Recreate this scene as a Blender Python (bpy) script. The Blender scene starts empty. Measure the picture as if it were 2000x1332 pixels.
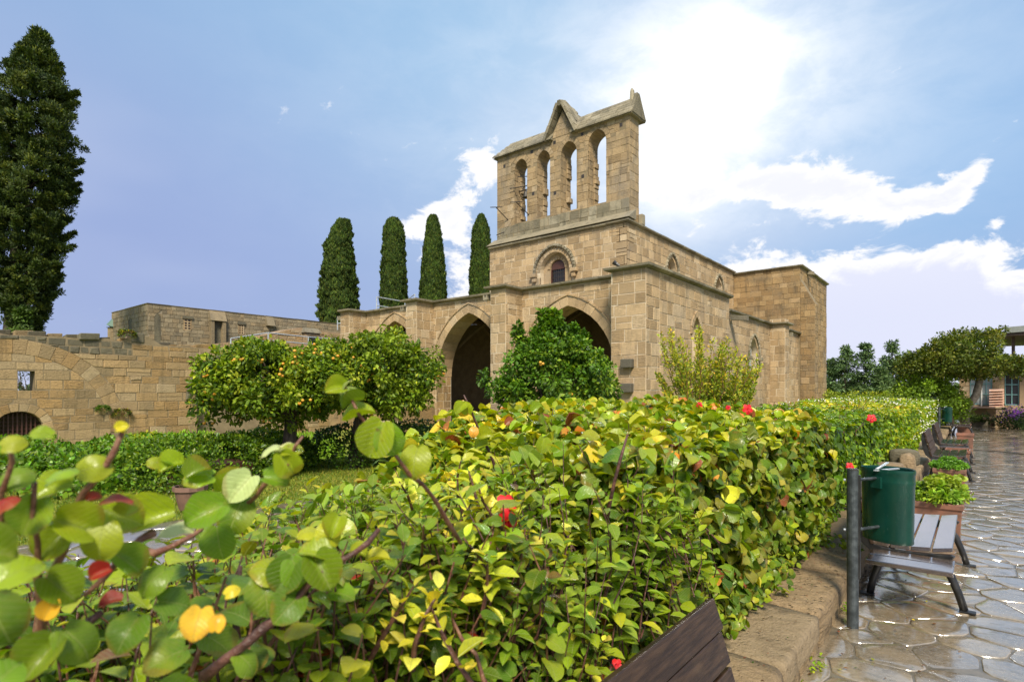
import bpy, bmesh, math, random
import numpy as np
from mathutils import Vector, Matrix, noise
from mathutils.geometry import tessellate_polygon
random.seed(7); rng = np.random.default_rng(7)
R = math.radians
sc = bpy.context.scene
COL = sc.collection

# ------------------------------------------------------------------ camera
EYE = 1.65
YAW = math.atan(905/1111)
CF = Vector((-math.sin(YAW), math.cos(YAW), 0)); CR = Vector((math.cos(YAW), math.sin(YAW), 0))
cam = bpy.data.cameras.new('camera'); co = bpy.data.objects.new('camera', cam); COL.objects.link(co)
cam.lens = 20; cam.sensor_width = 36; cam.sensor_fit = 'HORIZONTAL'
cam.shift_y = (765-666)/2000
cam.clip_start = 0.05; cam.clip_end = 3000
co.location = (0, 0, EYE); co.rotation_euler = (R(90), 0, YAW)
cam.dof.use_dof = True; cam.dof.focus_distance = 5.0; cam.dof.aperture_fstop = 5.0
sc.camera = co

def at(px, py, d):
    l = (px-1000)/1111
    p = CF*d + CR*(l*d); return Vector((p.x, p.y, EYE+(765-py)*d/1111))
def project(p):
    d = p[0]*CF.x+p[1]*CF.y; l = p[0]*CR.x+p[1]*CR.y
    if d < .05: return None
    return 1000+1111*l/d, 765-1111*(p[2]-EYE)/d, d

# ------------------------------------------------------------------ world, sun
SUN_EL, SUN_AZ = 46, 140          # degrees; azimuth clockwise from +Y
w = bpy.data.worlds.new('World'); sc.world = w; w.use_nodes = True
nt = w.node_tree; nt.nodes.clear()
def N(t, **k):
    n = nt.nodes.new(t)
    for a, b in k.items(): setattr(n, a, b)
    return n
def L(a, b): nt.links.new(a, b)
def setin(sock, v):
    if isinstance(v, bpy.types.NodeSocket): L(v, sock)
    else: sock.default_value = v
def M(op, a, b=0.0, c=0.0):
    n = N('ShaderNodeMath', operation=op); setin(n.inputs[0], a); setin(n.inputs[1], b)
    if len(n.inputs) > 2: setin(n.inputs[2], c)
    return n.outputs[0]
def MIX(f, a, b, mode='MIX'):
    n = N('ShaderNodeMix', data_type='RGBA', blend_type=mode); setin(n.inputs['Factor'], f)
    setin(n.inputs[6], a); setin(n.inputs[7], b); return n.outputs[2]
def SS(x, lo, hi):
    n = N('ShaderNodeMapRange', interpolation_type='SMOOTHSTEP'); setin(n.inputs[0], x)
    n.inputs[1].default_value = lo; n.inputs[2].default_value = hi; return n.outputs[0]
tc = N('ShaderNodeTexCoord')
sep = N('ShaderNodeSeparateXYZ'); L(tc.outputs['Generated'], sep.inputs[0])
az = M('ARCTAN2', sep.outputs[0], sep.outputs[1]); el = M('ARCSINE', sep.outputs[2])
AE = N('ShaderNodeCombineXYZ'); L(az, AE.inputs[0]); L(el, AE.inputs[1]); AE = AE.outputs[0]
def ae(px, py):
    l = (px-1000)/1111; t = (765-py)/1111
    return -YAW+math.atan(l), math.atan(t/math.sqrt(1+l*l))
def lobe(px, py, sx, sy, rot=0, power=1.0):
    a, e = ae(px, py)
    m = N('ShaderNodeMapping', vector_type='TEXTURE'); L(AE, m.inputs[0])
    m.inputs[1].default_value = (a, e, 0); m.inputs[2].default_value = (0, 0, R(rot)); m.inputs[3].default_value = (sx/1111, sy/1111, 1)
    ln = N('ShaderNodeVectorMath', operation='LENGTH'); L(m.outputs[0], ln.inputs[0])
    q = M('POWER', ln.outputs[1], 2.0)
    return M('MULTIPLY', M('EXPONENT', M('MULTIPLY', q, -1.0)), power)
def ssum(*a):
    o = a[0]
    for x in a[1:]: o = M('ADD', o, x)
    return o
def noi(scale, detail, rough=.55, dist=0.0, sv=(1, 1, 1), off=(0, 0, 0)):
    m = N('ShaderNodeMapping'); L(tc.outputs['Generated'], m.inputs[0]); m.inputs[3].default_value = sv; m.inputs[1].default_value = off
    n = N('ShaderNodeTexNoise'); L(m.outputs[0], n.inputs[0]); n.inputs['Scale'].default_value = scale
    n.inputs['Detail'].default_value = detail; n.inputs['Roughness'].default_value = rough; n.inputs['Distortion'].default_value = dist
    return n.outputs[0]
sky = N('ShaderNodeTexSky', sky_type='NISHITA'); sky.sun_disc = False
sky.sun_elevation = R(SUN_EL); sky.sun_rotation = R(SUN_AZ); sky.air_density = 1.0; sky.dust_density = 2.0
elr = SS(el, -.02, .75)
base = MIX(elr, (3.6, 4.5, 7.0, 1), (2.8, 4.7, 7.4, 1))
base = MIX(lobe(330, 480, 520, 330, 0, .8), base, (3.2, 3.9, 6.9, 1))
base = MIX(lobe(1780, 300, 420, 260, 0, .85), base, (2.7, 5.0, 8.2, 1))
base = MIX(lobe(1050, 90, 620, 330, 0, .65), base, (2.9, 5.6, 8.4, 1))
base = MIX(.10, base, sky.outputs[0])
n1 = noi(7, 9, .62, .3, (1, 1, 2.0)); n2 = noi(17, 8, .62, .6, (1, 1, 1.6), (3, 1, 7)); nsoft = noi(1.7, 3, .5, 0, (1, 1, 2.4), (5, 5, 2))
veil = SS(nsoft, .45, .75)
base = MIX(M('MULTIPLY', veil, .28), base, (5.8, 6.4, 8.2, 1))
# bright patch where the sun stands behind thin cloud
g = ssum(lobe(1400, 160, 150, 110, 0, .55), lobe(1320, 290, 130, 130, 0, .55), lobe(1370, 200, 300, 210, 0, .36), lobe(1250, 210, 600, 260, 0, .26))
g = M('MULTIPLY', g, M('ADD', M('MULTIPLY', SS(n1, .35, .68), .5), .72))
gl = M('MINIMUM', g, 1.0)
base = MIX(gl, base, (10.5, 10.7, 11.0, 1))
core = M('MULTIPLY', lobe(1405, 150, 40, 36), 75.0)
base = MIX(1.0, base, MIX(1.0, (10.0, 9.8, 9.2, 1), core, 'MULTIPLY'), 'ADD')
# cumulus banks
cl = ssum(lobe(1545, 345, 62, 40, 0, .88), lobe(1600, 375, 90, 36, -8, .8), lobe(1400, 372, 140, 34, 0, .72), lobe(1690, 402, 80, 26, 0, .78), lobe(1790, 398, 46, 16, 8, .66), lobe(1850, 392, 26, 24, 20, .8), lobe(1895, 350, 42, 17, 50, .8),
          lobe(1950, 437, 16, 10, 0, .75), lobe(1520, 600, 190, 95, 0, 1.3), lobe(1690, 640, 230, 110, 0, 1.3), lobe(1830, 560, 90, 42, 0, 1.1), lobe(1985, 650, 170, 62, 0, 1.3), lobe(1480, 720, 500, 90, 0, 1.0),
          lobe(945, 330, 58, 36, 0, .95), lobe(890, 400, 60, 30, 20, .9), lobe(850, 440, 70, 34, 10, .95), lobe(920, 520, 75, 60, 0, .9), lobe(905, 590, 60, 50, 0, .7), lobe(882, 42, 8, 6, 0, .5), lobe(185, 600, 30, 20, 0, .45))
wild = M('MULTIPLY', SS(el, .02, .2), SS(M('ABSOLUTE', M('ADD', az, YAW)), .85, 1.25))       # broken cloud carries on beyond the sides
wild2 = M('MAXIMUM', wild, SS(el, .66, .95))
dens = ssum(cl, M('MULTIPLY', M('SUBTRACT', n1, .5), 2.6), M('MULTIPLY', M('SUBTRACT', n2, .5), 2.0), M('MULTIPLY', wild2, .55), -.12)
cm = SS(dens, .40, .80)
shade = SS(ssum(dens, M('MULTIPLY', M('SUBTRACT', n1, .5), 1.2)), .8, 1.7)
shade = M('MULTIPLY', shade, M('ADD', M('MULTIPLY', SS(el, .34, .10), .6), .4))
ccol = MIX(shade, (9.7, 9.7, 10.0, 1), (7.2, 7.5, 9.2, 1))
skyc = MIX(cm, base, ccol)
skyc = MIX(SS(el, .06, -.02), skyc, (6.6, 6.9, 8.4, 1))
skyc = MIX(SS(el, -.02, -.2), skyc, (1.4, 1.5, 1.2, 1))
bg = N('ShaderNodeBackground'); L(skyc, bg.inputs[0]); bg.inputs[1].default_value = 0.069
ow = N('ShaderNodeOutputWorld'); L(bg.outputs[0], ow.inputs[0])
sun = bpy.data.lights.new('sun', 'SUN'); sun.energy = 3.9; sun.angle = R(14); sun.color = (1, .90, .72)
so = bpy.data.objects.new('sun', sun); COL.objects.link(so)
a_ = R(SUN_AZ); e_ = R(SUN_EL)
sdir = Vector((math.sin(a_)*math.cos(e_), math.cos(a_)*math.cos(e_), math.sin(e_)))
so.rotation_euler = (-sdir).to_track_quat('-Z', 'Y').to_euler(); so.location = sdir*100
sc.view_settings.view_transform = 'Standard'; sc.view_settings.look = 'None'
sc.view_settings.gamma = 1; sc.view_settings.use_curve_mapping = False
sc.view_settings.exposure = 0.64
sc.cycles.max_bounces = 7; sc.cycles.diffuse_bounces = 3; sc.cycles.glossy_bounces = 3; sc.cycles.transmission_bounces = 4; sc.cycles.transparent_max_bounces = 4
sc.cycles.use_denoising = True

# ------------------------------------------------------------------ materials
MATS = {}
def newmat(name):
    global nt
    m = bpy.data.materials.new(name); m.use_nodes = True; nt = m.node_tree; nt.nodes.clear(); MATS[name] = m
    return m
def finish(bs, disp=None):
    o = N('ShaderNodeOutputMaterial'); L(bs, o.inputs[0]); return o
def PB(col, rough=.6, spec=.5, metal=0.0, bump=None, bstr=.3, bdist=.02, coat=0.0):
    p = N('ShaderNodeBsdfPrincipled'); setin(p.inputs['Base Color'], col); setin(p.inputs['Roughness'], rough)
    p.inputs['Specular IOR Level'].default_value = spec; p.inputs['Metallic'].default_value = metal
    p.inputs['Coat Weight'].default_value = min(1, coat); p.inputs['Coat IOR'].default_value = 1.5 if coat < .75 else 2.1; p.inputs['Coat Roughness'].default_value = .08 if coat < .75 else .13
    if bump is not None:
        b = N('ShaderNodeBump'); setin(b.inputs['Height'], bump); b.inputs['Strength'].default_value = bstr; b.inputs['Distance'].default_value = bdist
        L(b.outputs[0], p.inputs['Normal'])
    return p.outputs[0]
def pos(): return N('ShaderNodeNewGeometry').outputs['Position']
def mn(scale, detail=5, rough=.6, vec=None, sv=None, dist=0.0):
    v = vec or pos()
    if sv: m = N('ShaderNodeMapping'); L(v, m.inputs[0]); m.inputs[3].default_value = sv; v = m.outputs[0]
    n = N('ShaderNodeTexNoise'); L(v, n.inputs[0]); n.inputs['Scale'].default_value = scale; n.inputs['Detail'].default_value = detail
    n.inputs['Roughness'].default_value = rough; n.inputs['Distortion'].default_value = dist
    return n.outputs[0]
def ATT(name): n = N('ShaderNodeAttribute', attribute_name=name); return n
def rgb(a, k=1): return (a[0]*k, a[1]*k, a[2]*k, 1)

def stone_mat(name, cols, stain, stain_amt=.5, pit=.5, rough=.85, bstr=.6, lich=.15, wet=0):
    m = newmat(name)
    t = ATT('tone'); s3 = N('ShaderNodeSeparateColor'); L(t.outputs['Color'], s3.inputs[0])
    c = MIX(SS(s3.outputs[0], .2, .8), rgb(cols[0]), rgb(cols[1]))
    c = MIX(M('MULTIPLY', SS(s3.outputs[1], .66, 1.0), .75), c, rgb(cols[2]))
    c = MIX(M('MULTIPLY', SS(s3.outputs[1], .28, .0), .75), c, rgb(cols[3]))
    val = M('ADD', M('MULTIPLY', s3.outputs[2], .30), .83)
    hs = N('ShaderNodeHueSaturation'); L(c, hs.inputs['Color']); setin(hs.inputs['Value'], val); c = hs.outputs[0]
    a = mn(1.3, 6, .65); b = mn(14, 6, .7); f = mn(60, 4, .7); st = mn(1.1, 5, .6, sv=(3, 3, .45))
    c = MIX(M('MULTIPLY', SS(b, .38, .7), .45), c, rgb([x*.55 for x in cols[0]]))
    c = MIX(M('MULTIPLY', SS(a, .46, .72), stain_amt), c, rgb(stain))
    c = MIX(M('MULTIPLY', SS(st, .53, .68), min(1, stain_amt*.8)), c, rgb([x*.62 for x in stain]))
    gz = mn(.35, 5, .6); c = MIX(M('MULTIPLY', SS(gz, .50, .68), stain_amt*.55), c, rgb([sum(cols[2])/3*.95]*3))
    c = MIX(M('MULTIPLY', SS(mn(3.1, 6, .75), .60, .72), lich), c, (.42, .37, .22, 1))
    v = N('ShaderNodeTexVoronoi'); L(pos(), v.inputs[0]); v.inputs['Scale'].default_value = 17
    ero = SS(s3.outputs[0], .55, .85); pits = M('MULTIPLY', SS(M('ADD', v.outputs[0], M('MULTIPLY', mn(5, 3), .5)), .46, .30), M('ADD', M('MULTIPLY', ero, .8), .3))
    c = MIX(M('MULTIPLY', pits, pit), c, rgb([x*.3 for x in cols[0]]))
    lay = mn(4, 6, .7, sv=(1, 1, 7)); c = MIX(M('MULTIPLY', SS(lay, .5, .64), M('ADD', M('MULTIPLY', ero, .5), .14)), c, rgb([x*.5 for x in cols[0]]))
    h = ssum(M('MULTIPLY', b, 1.0), M('MULTIPLY', f, .45), M('MULTIPLY', pits, -1.0), M('MULTIPLY', lay, M('ADD', M('MULTIPLY', ero, 2.4), .5)))
    finish(PB(c, rough, .35 if not wet else .5, bump=h, bstr=bstr, bdist=.03)); return m
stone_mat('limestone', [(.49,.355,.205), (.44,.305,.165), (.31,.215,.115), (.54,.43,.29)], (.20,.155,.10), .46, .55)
stone_mat('belfry_stone', [(.40,.29,.165), (.35,.245,.13), (.25,.185,.11), (.46,.36,.24)], (.15,.125,.085), .6, .6)
stone_mat('limestone_brown_shaded', [(.37,.25,.12), (.33,.21,.095), (.24,.155,.07), (.44,.31,.17)], (.13,.105,.07), .6, .55)  # browner transept stone; elsewhere shade painted into recess and plinth stone
stone_mat('ruin_stone', [(.40,.285,.15), (.42,.265,.11), (.24,.185,.105), (.46,.36,.22)], (.14,.115,.065), .45, .5, bstr=.9)
stone_mat('far_stone', [(.29,.235,.15), (.32,.24,.14), (.17,.145,.10), (.36,.30,.20)], (.12,.105,.075), .4, .4)
stone_mat('dark_stone', [(.14,.125,.085), (.17,.15,.10), (.10,.09,.07), (.22,.20,.14)], (.08,.075,.06), .5, .5)
stone_mat('coping', [(.30,.26,.18), (.25,.215,.145), (.17,.15,.10), (.40,.36,.27)], (.09,.085,.055), .6, .5, lich=.5)
stone_mat('kerb_stone', [(.32,.225,.125), (.36,.25,.135), (.24,.17,.09), (.40,.31,.19)], (.13,.09,.04), .7, .55, rough=.6, bstr=1.0, lich=.2, wet=1)
def mortar_mat(name, c1, c2):
    newmat(name); c = MIX(SS(mn(2.5, 6), .35, .65), rgb(c1), rgb(c2)); c = MIX(M('MULTIPLY', SS(mn(30, 5), .4, .7), .4), c, rgb([x*.6 for x in c1]))
    finish(PB(c, .9, .3, bump=mn(40, 5), bstr=.5))
mortar_mat('pale_mortar', (.62,.53,.40), (.50,.41,.29))
mortar_mat('dull_mortar', (.27,.21,.13), (.19,.15,.09))
mortar_mat('grey_mortar', (.34,.29,.21), (.26,.22,.15))
mortar_mat('plaster_shade_tone', (.15,.11,.058), (.11,.08,.042))  # the porch's deep shade is painted into this darkened plaster colour
# wet paving
newmat('wet_paving')
t = ATT('tone'); s3 = N('ShaderNodeSeparateColor'); L(t.outputs['Color'], s3.inputs[0])
c = MIX(s3.outputs[0], (.20,.155,.10,1), (.29,.23,.15,1)); c = MIX(SS(s3.outputs[1], .7, 1), c, (.34,.25,.15,1))
c = MIX(M('MULTIPLY', SS(mn(3, 6, .7), .4, .7), .6), c, (.09,.085,.075,1)); c = MIX(M('MULTIPLY', SS(mn(35, 5), .45, .7), .35), c, (.38,.33,.26,1))
pud = SS(mn(1.6, 4, .55), .42, .60)
rg = M('ADD', M('MULTIPLY', pud, .20), .05)
rg = M('ADD', rg, M('MULTIPLY', SS(mn(22, 4), .45, .7), .16))
hh = ssum(M('MULTIPLY', mn(4.5, 4, .6), 2.2), M('MULTIPLY', mn(30, 5, .7), .35))
finish(PB(c, rg, .6, bump=M('MULTIPLY', hh, M('ADD', M('MULTIPLY', pud, .8), .25)), bstr=.36, bdist=.03, coat=1.0))
newmat('wet_joint'); c = MIX(SS(mn(8, 5), .4, .65), (.10,.085,.06,1), (.17,.14,.10,1)); finish(PB(c, .42, .5, bump=mn(14, 5), bstr=.2, coat=.5))
# soils and grass
newmat('lawn'); c = MIX(SS(mn(.9, 5), .35, .65), (.13,.19,.025,1), (.26,.27,.045,1)); c = MIX(M('MULTIPLY', SS(mn(25, 4), .4, .7), .6), c, (.07,.10,.02,1))
finish(PB(c, .8, .3, bump=mn(60, 4), bstr=.8))
newmat('soil'); c = MIX(SS(mn(6, 6), .4, .65), (.05,.032,.018,1), (.10,.065,.035,1)); finish(PB(c, .8, .3, bump=mn(25, 6), bstr=1.0))
newmat('rust_soil'); c = MIX(SS(mn(30, 6), .4, .65), (.30,.12,.03,1), (.45,.22,.07,1)); finish(PB(c, .8, .3, bump=mn(60, 6), bstr=1.0))
newmat('bark'); c = MIX(SS(mn(18, 6, .7, sv=(1, 1, .3)), .35, .65), (.035,.024,.017,1), (.10,.075,.055,1)); finish(PB(c, .7, .4, bump=mn(30, 6, .7, sv=(1, 1, .3)), bstr=1.0))
newmat('pale_bark'); c = MIX(SS(mn(9, 6), .35, .65), (.14,.12,.10,1), (.24,.21,.18,1)); finish(PB(c, .8, .3, bump=mn(20, 6), bstr=.7))
newmat('twig'); c = MIX(SS(mn(60, 4), .35, .65), (.13,.045,.03,1), (.22,.11,.06,1)); finish(PB(c, .45, .5, bump=mn(120, 4), bstr=.4))
newmat('dark_twig'); c = MIX(SS(mn(40, 4), .35, .65), (.05,.02,.016,1), (.12,.05,.035,1)); finish(PB(c, .45, .5, bump=mn(90, 4), bstr=.4))
def leaf_mat(name, rough, trans, veins=False, coat=0.0):
    newmat(name)
    a = ATT('col'); c = a.outputs['Color']; b = None
    if veins:
        uv = N('ShaderNodeUVMap'); uv.uv_map = 'UVMap'; s = N('ShaderNodeSeparateXYZ'); L(uv.outputs[0], s.inputs[0])
        x = M('ABSOLUTE', s.outputs[0]); y = s.outputs[1]
        mid = SS(x, .020, .004)
        # side veins fan out from the midrib
        ph = M('FRACT', M('SUBTRACT', M('MULTIPLY', y, 7.0), M('MULTIPLY', x, 5.0)))
        sv_ = M('MULTIPLY', SS(M('ABSOLUTE', M('SUBTRACT', ph, .5)), .09, .02), .55)
        vv = M('MAXIMUM', mid, sv_)
        blot = SS(mn(45, 4, .6), .55, .75)
        c = MIX(M('MULTIPLY', vv, .42), c, (.50,.55,.20,1))
        c = MIX(M('MULTIPLY', blot, .30), c, (.10,.13,.02,1), 'MIX')
        c = MIX(M('MULTIPLY', SS(mn(14, 3), .5, .72), .28), c, (.44,.42,.04,1))
        c = MIX(M('MULTIPLY', SS(mn(70, 5, .7), .64, .70), .65), c, (.14,.06,.02,1))
        c = MIX(M('MULTIPLY', SS(M('MULTIPLY', mn(9, 3), M('ADD', x, y)), .50, .60), .35), c, (.30,.13,.03,1))
        b = ssum(M('MULTIPLY', vv, -.6), M('MULTIPLY', mn(60, 3), .5))
    rr = M('ADD', M('MULTIPLY', SS(mn(30, 3), .4, .65), .22), rough-.08)
    p = PB(c, rr, .38, bump=b, bstr=.6, bdist=.006, coat=coat) if b is not None else PB(c, rr, .32, coat=coat)
    tr = N('ShaderNodeBsdfTranslucent'); hs = N('ShaderNodeHueSaturation'); L(c, hs.inputs['Color']); hs.inputs['Saturation'].default_value = 1.12; hs.inputs['Value'].default_value = 1.5
    L(hs.outputs[0], tr.inputs[0])
    mx = N('ShaderNodeMixShader'); mx.inputs[0].default_value = trans; L(p, mx.inputs[1]); L(tr.outputs[0], mx.inputs[2]); finish(mx.outputs[0])
leaf_mat('broad_leaf', .34, .30, True, 0); leaf_mat('hedge_leaf', .42, .32, False, 0); leaf_mat('tree_leaf', .5, .26); leaf_mat('needle', .6, .12)
def plain(name, c1, c2, rough, spec=.5, metal=0, sc_=8, bstr=.15, coat=0):
    newmat(name); c = MIX(SS(mn(sc_, 6, .65), .35, .68), rgb(c1), rgb(c2)); finish(PB(c, M('ADD', M('MULTIPLY', mn(sc_*2, 4), .25), rough-.1), spec, metal, bump=mn(sc_*5, 4), bstr=bstr, bdist=.005, coat=coat))
newmat('wet_back'); g1 = mn(9, 6, .6, sv=(9, .7, 9)); c = MIX(SS(g1, .35, .7), (.022,.012,.008,1), (.060,.034,.020,1)); c = MIX(M('MULTIPLY', SS(mn(3, 5), .5, .7), .35), c, (.12,.08,.05,1))
finish(PB(c, M('ADD', M('MULTIPLY', mn(12, 4), .25), .28), .4, bump=g1, bstr=.35, bdist=.01))
newmat('wet_wood'); g1 = mn(9, 6, .6, sv=(9, .7, 9)); c = MIX(SS(g1, .35, .7), (.040,.027,.020,1), (.085,.060,.045,1)); c = MIX(M('MULTIPLY', SS(mn(3, 5), .5, .7), .3), c, (.12,.09,.07,1))
finish(PB(c, M('ADD', M('MULTIPLY', mn(12, 4), .2), .06), .6, bump=g1, bstr=.12, bdist=.01, coat=1.0))
plain('black_iron', (.012,.012,.013), (.03,.03,.03), .35, .5)
plain('green_paint', (.003,.034,.025), (.006,.050,.036), .3, .5, 0, 3, .05)
newmat('green_paint'); sc1 = SS(mn(26, 6, .75, sv=(1, 1, .5)), .60, .68); sc2 = SS(mn(5, 5, .7, sv=(1, 1, .3)), .5, .75)
c = MIX(SS(mn(3, 5), .35, .65), (.003, .034, .025, 1), (.006, .05, .036, 1)); c = MIX(M('MULTIPLY', sc1, .35), c, (.07, .12, .10, 1)); c = MIX(M('MULTIPLY', sc2, .35), c, (.02, .05, .035, 1))
finish(PB(c, M('ADD', M('MULTIPLY', sc2, .25), .22), .5, bump=mn(30, 4), bstr=.05, bdist=.003))
plain('galvanised', (.045,.055,.06), (.11,.13,.14), .42, .5, .55, 14)
plain('rail_steel', (.42,.47,.52), (.55,.60,.64), .35, .5, .4)
plain('terracotta', (.26,.115,.075), (.13,.075,.055), .6, .4, 0, 5, .3)
plain('brown_clay', (.20,.115,.085), (.14,.08,.06), .6, .4)
plain('orange_peel', (.62,.27,.02), (.60,.34,.04), .4, .5, 0, 6)
plain('red_petal', (.60,.012,.015), (.42,.006,.02), .5, .3, 0, 30); plain('white_petal', (.82,.80,.74), (.78,.75,.62), .6, .3); plain('purple_petal', (.16,.03,.35), (.25,.05,.45), .6, .3)
plain('yellow_stamen', (.8,.6,.1), (.8,.5,.1), .6)
plain('bronze', (.06,.055,.05), (.11,.10,.09), .5, .5, .6)
plain('dark_metal', (.02,.017,.015), (.045,.035,.03), .5)
plain('dark_glass', (.02,.02,.025), (.035,.03,.03), .15, .5); plain('window_wood', (.055,.022,.018), (.08,.03,.022), .5)
plain('turquoise_frame', (.16,.34,.35), (.22,.42,.42), .5); plain('curtain', (.42,.45,.45), (.34,.38,.38), .5, sc_=2); plain('white_paint', (.7,.7,.7), (.62,.62,.6), .5)
plain('canopy_brown', (.07,.045,.035), (.10,.06,.045), .6); plain('canopy_grey', (.22,.24,.23), (.18,.20,.19), .6); plain('crate_slat', (.58,.33,.24), (.66,.45,.36), .6)
plain('render_wall', (.34,.24,.15), (.28,.20,.12), .8, .3, 0, 2); plain('rubber', (.03,.028,.022), (.05,.045,.035), .45); plain('green_roof', (.09,.17,.13), (.12,.20,.15), .6)  # render_wall is toned down: shade on the house is in its colour

# ------------------------------------------------------------------ object helpers
def link(o, parent=None):
    COL.objects.link(o)
    if parent is not None: o.parent = parent
    return o
def tag(o, label=None, cat=None, group=None, kind=None):
    if label: o['label'] = label
    if cat: o['category'] = cat
    if group: o['group'] = group
    if kind: o['kind'] = kind
    return o
def thing(name, label, cat, group=None, loc=(0, 0, 0), rz=0):
    o = bpy.data.objects.new(name, None); o.location = loc; o.rotation_euler = (0, 0, rz); o.empty_display_size = .2
    COL.objects.link(o); o['_l'] = list(loc); return tag(o, label, cat, group)
def rel(parent):     # world offset of a parent chain (no rotation unless the builder works in local space)
    return Vector((0, 0, 0)) if parent is None else Vector(parent.location) + (rel(parent.parent) if parent.parent else Vector((0, 0, 0)))
def obj(name, verts, faces, mat, parent=None, smooth=False, kind=None, tone=None, world=True, bevel=0):
    me = bpy.data.meshes.new(name)
    o_ = rel(parent) if (world and parent is not None) else Vector((0, 0, 0))
    me.from_pydata([tuple(Vector(v)-o_) for v in verts], [], faces)
    me.materials.append(MATS[mat])
    a = me.attributes.new('tone', 'FLOAT_COLOR', 'POINT')
    if tone is None: tv = np.tile(np.array([random.random(), random.random(), random.random(), 1], dtype=np.float32), len(verts))
    else: tv = np.array(tone, dtype=np.float32).ravel()
    a.data.foreach_set('color', tv)
    if smooth: me.polygons.foreach_set('use_smooth', [True]*len(me.polygons))
    me.update()
    o = bpy.data.objects.new(name, me); link(o, parent)
    if kind: o['kind'] = kind
    if bevel:
        b = o.modifiers.new('bevel', 'BEVEL'); b.width = bevel; b.segments = 2; b.limit_method = 'ANGLE'
    return o
class MB:
    def __init__(s): s.v = []; s.f = []; s.t = []
    def add(s, v, f, tone=None):
        n = len(s.v); s.v += [tuple(x) for x in v]; s.f += [tuple(i+n for i in q) for q in f]
        t = tone or (random.random(), random.random(), random.random(), 1); s.t += [t]*len(v)
    def box(s, x0, x1, y0, y1, z0, z1, tone=None):
        v = [(x, y, z) for z in (z0, z1) for y in (y0, y1) for x in (x0, x1)]
        s.add(v, [(0,2,3,1), (4,5,7,6), (0,1,5,4), (2,6,7,3), (0,4,6,2), (1,3,7,5)], tone)
    def obox(s, c, ax, ay, az):      # oriented box: centre and three half-vectors
        c = Vector(c); ax = Vector(ax); ay = Vector(ay); az = Vector(az)
        v = [c+ax*i+ay*j+az*k for k in (-1, 1) for j in (-1, 1) for i in (-1, 1)]
        s.add(v, [(0,2,3,1), (4,5,7,6), (0,1,5,4), (2,6,7,3), (0,4,6,2), (1,3,7,5)])
    def tube(s, pts, rad, n=8, cap=True, flat=1.0):
        pts = [Vector(p) for p in pts]
        if not isinstance(rad, (list, tuple)): rad = [rad]*len(pts)
        v = []; f = []; up = Vector((0, 0, 1))
        for i, p in enumerate(pts):
            d = (pts[min(i+1, len(pts)-1)]-pts[max(i-1, 0)]).normalized()
            a = d.cross(up)
            if a.length < .05: a = d.cross(Vector((0, 1, 0)))
            a.normalize(); b = a.cross(d)
            for k in range(n):
                th = 2*math.pi*k/n; v.append(p+(a*math.cos(th)*flat+b*math.sin(th))*rad[i])
        for i in range(len(pts)-1):
            for k in range(n): f.append((i*n+k, i*n+(k+1) % n, (i+1)*n+(k+1) % n, (i+1)*n+k))
        if cap: f.append(tuple(range(n-1, -1, -1))); f.append(tuple((len(pts)-1)*n+k for k in range(n)))
        s.add(v, f)
    def prism(s, poly, fr, n0, n1, tone=None):     # extrude a polygon of a wall frame between two depths
        k = len(poly); v = [fr(p[0], p[1], n0) for p in poly]+[fr(p[0], p[1], n1) for p in poly]
        f = [tuple(range(k)), tuple(range(2*k-1, k-1, -1))]+[(i, i+k, (i+1) % k+k, (i+1) % k) for i in range(k)]
        s.add(v, f, tone)
    def build(s, name, mat, parent=None, smooth=False, kind=None, world=True, bevel=0):
        return obj(name, s.v, s.f, mat, parent, smooth, kind, s.t, world, bevel)

# ------------------------------------------------------------------ masonry
class Frame:
    def __init__(s, O, U, Nn): s.O = Vector(O); s.U = Vector(U); s.N = Vector(Nn)
    def __call__(s, u, z, n=0.0): p = s.O+s.U*u+s.N*n; return Vector((p.x, p.y, p.z+z))
WEST = lambda y: Frame((0, y, 0), (1, 0, 0), (0, -1, 0))      # u = X
SOUTH = lambda x: Frame((x, 0, 0), (0, 1, 0), (1, 0, 0))      # u = Y
EASTJ = lambda x: Frame((x, 0, 0), (0, 1, 0), (-1, 0, 0))
def area(p): return .5*sum(p[i][0]*p[(i+1) % len(p)][1]-p[(i+1) % len(p)][0]*p[i][1] for i in range(len(p)))
def clip(poly, a, b, keep_left=True):
    ex, ey = b[0]-a[0], b[1]-a[1]; out = []
    def sd(p): v = ex*(p[1]-a[1])-ey*(p[0]-a[0]); return v if keep_left else -v
    for i in range(len(poly)):
        p, q = poly[i], poly[(i+1) % len(poly)]; sp, sq = sd(p), sd(q)
        if sp >= 0: out.append(p)
        if (sp > 0) != (sq > 0) and abs(sp-sq) > 1e-12:
            t = sp/(sp-sq)
            if 0 < t < 1: out.append((p[0]+t*(q[0]-p[0]), p[1]+t*(q[1]-p[1])))
    return out
def inside_clip(poly, conv):
    for i in range(len(conv)):
        poly = clip(poly, conv[i], conv[(i+1) % len(conv)])
        if len(poly) < 3: return []
    return poly
def outside_clip(poly, conv, gap=.0):
    bb = (min(p[0] for p in conv), max(p[0] for p in conv), min(p[1] for p in conv), max(p[1] for p in conv))
    if max(p[0] for p in poly) < bb[0] or min(p[0] for p in poly) > bb[1] or max(p[1] for p in poly) < bb[2] or min(p[1] for p in poly) > bb[3]: return poly
    best = None
    for i in range(len(conv)):
        a, b = conv[i], conv[(i+1) % len(conv)]
        ln = math.hypot(b[0]-a[0], b[1]-a[1])
        if ln < 1e-6: continue
        c = clip(poly, a, b, keep_left=False)
        ar = abs(area(c)) if len(c) > 2 else 0
        if best is None or ar > best[0]: best = (ar, c)
    return best[1] if best[0] > .004 else []
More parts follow.
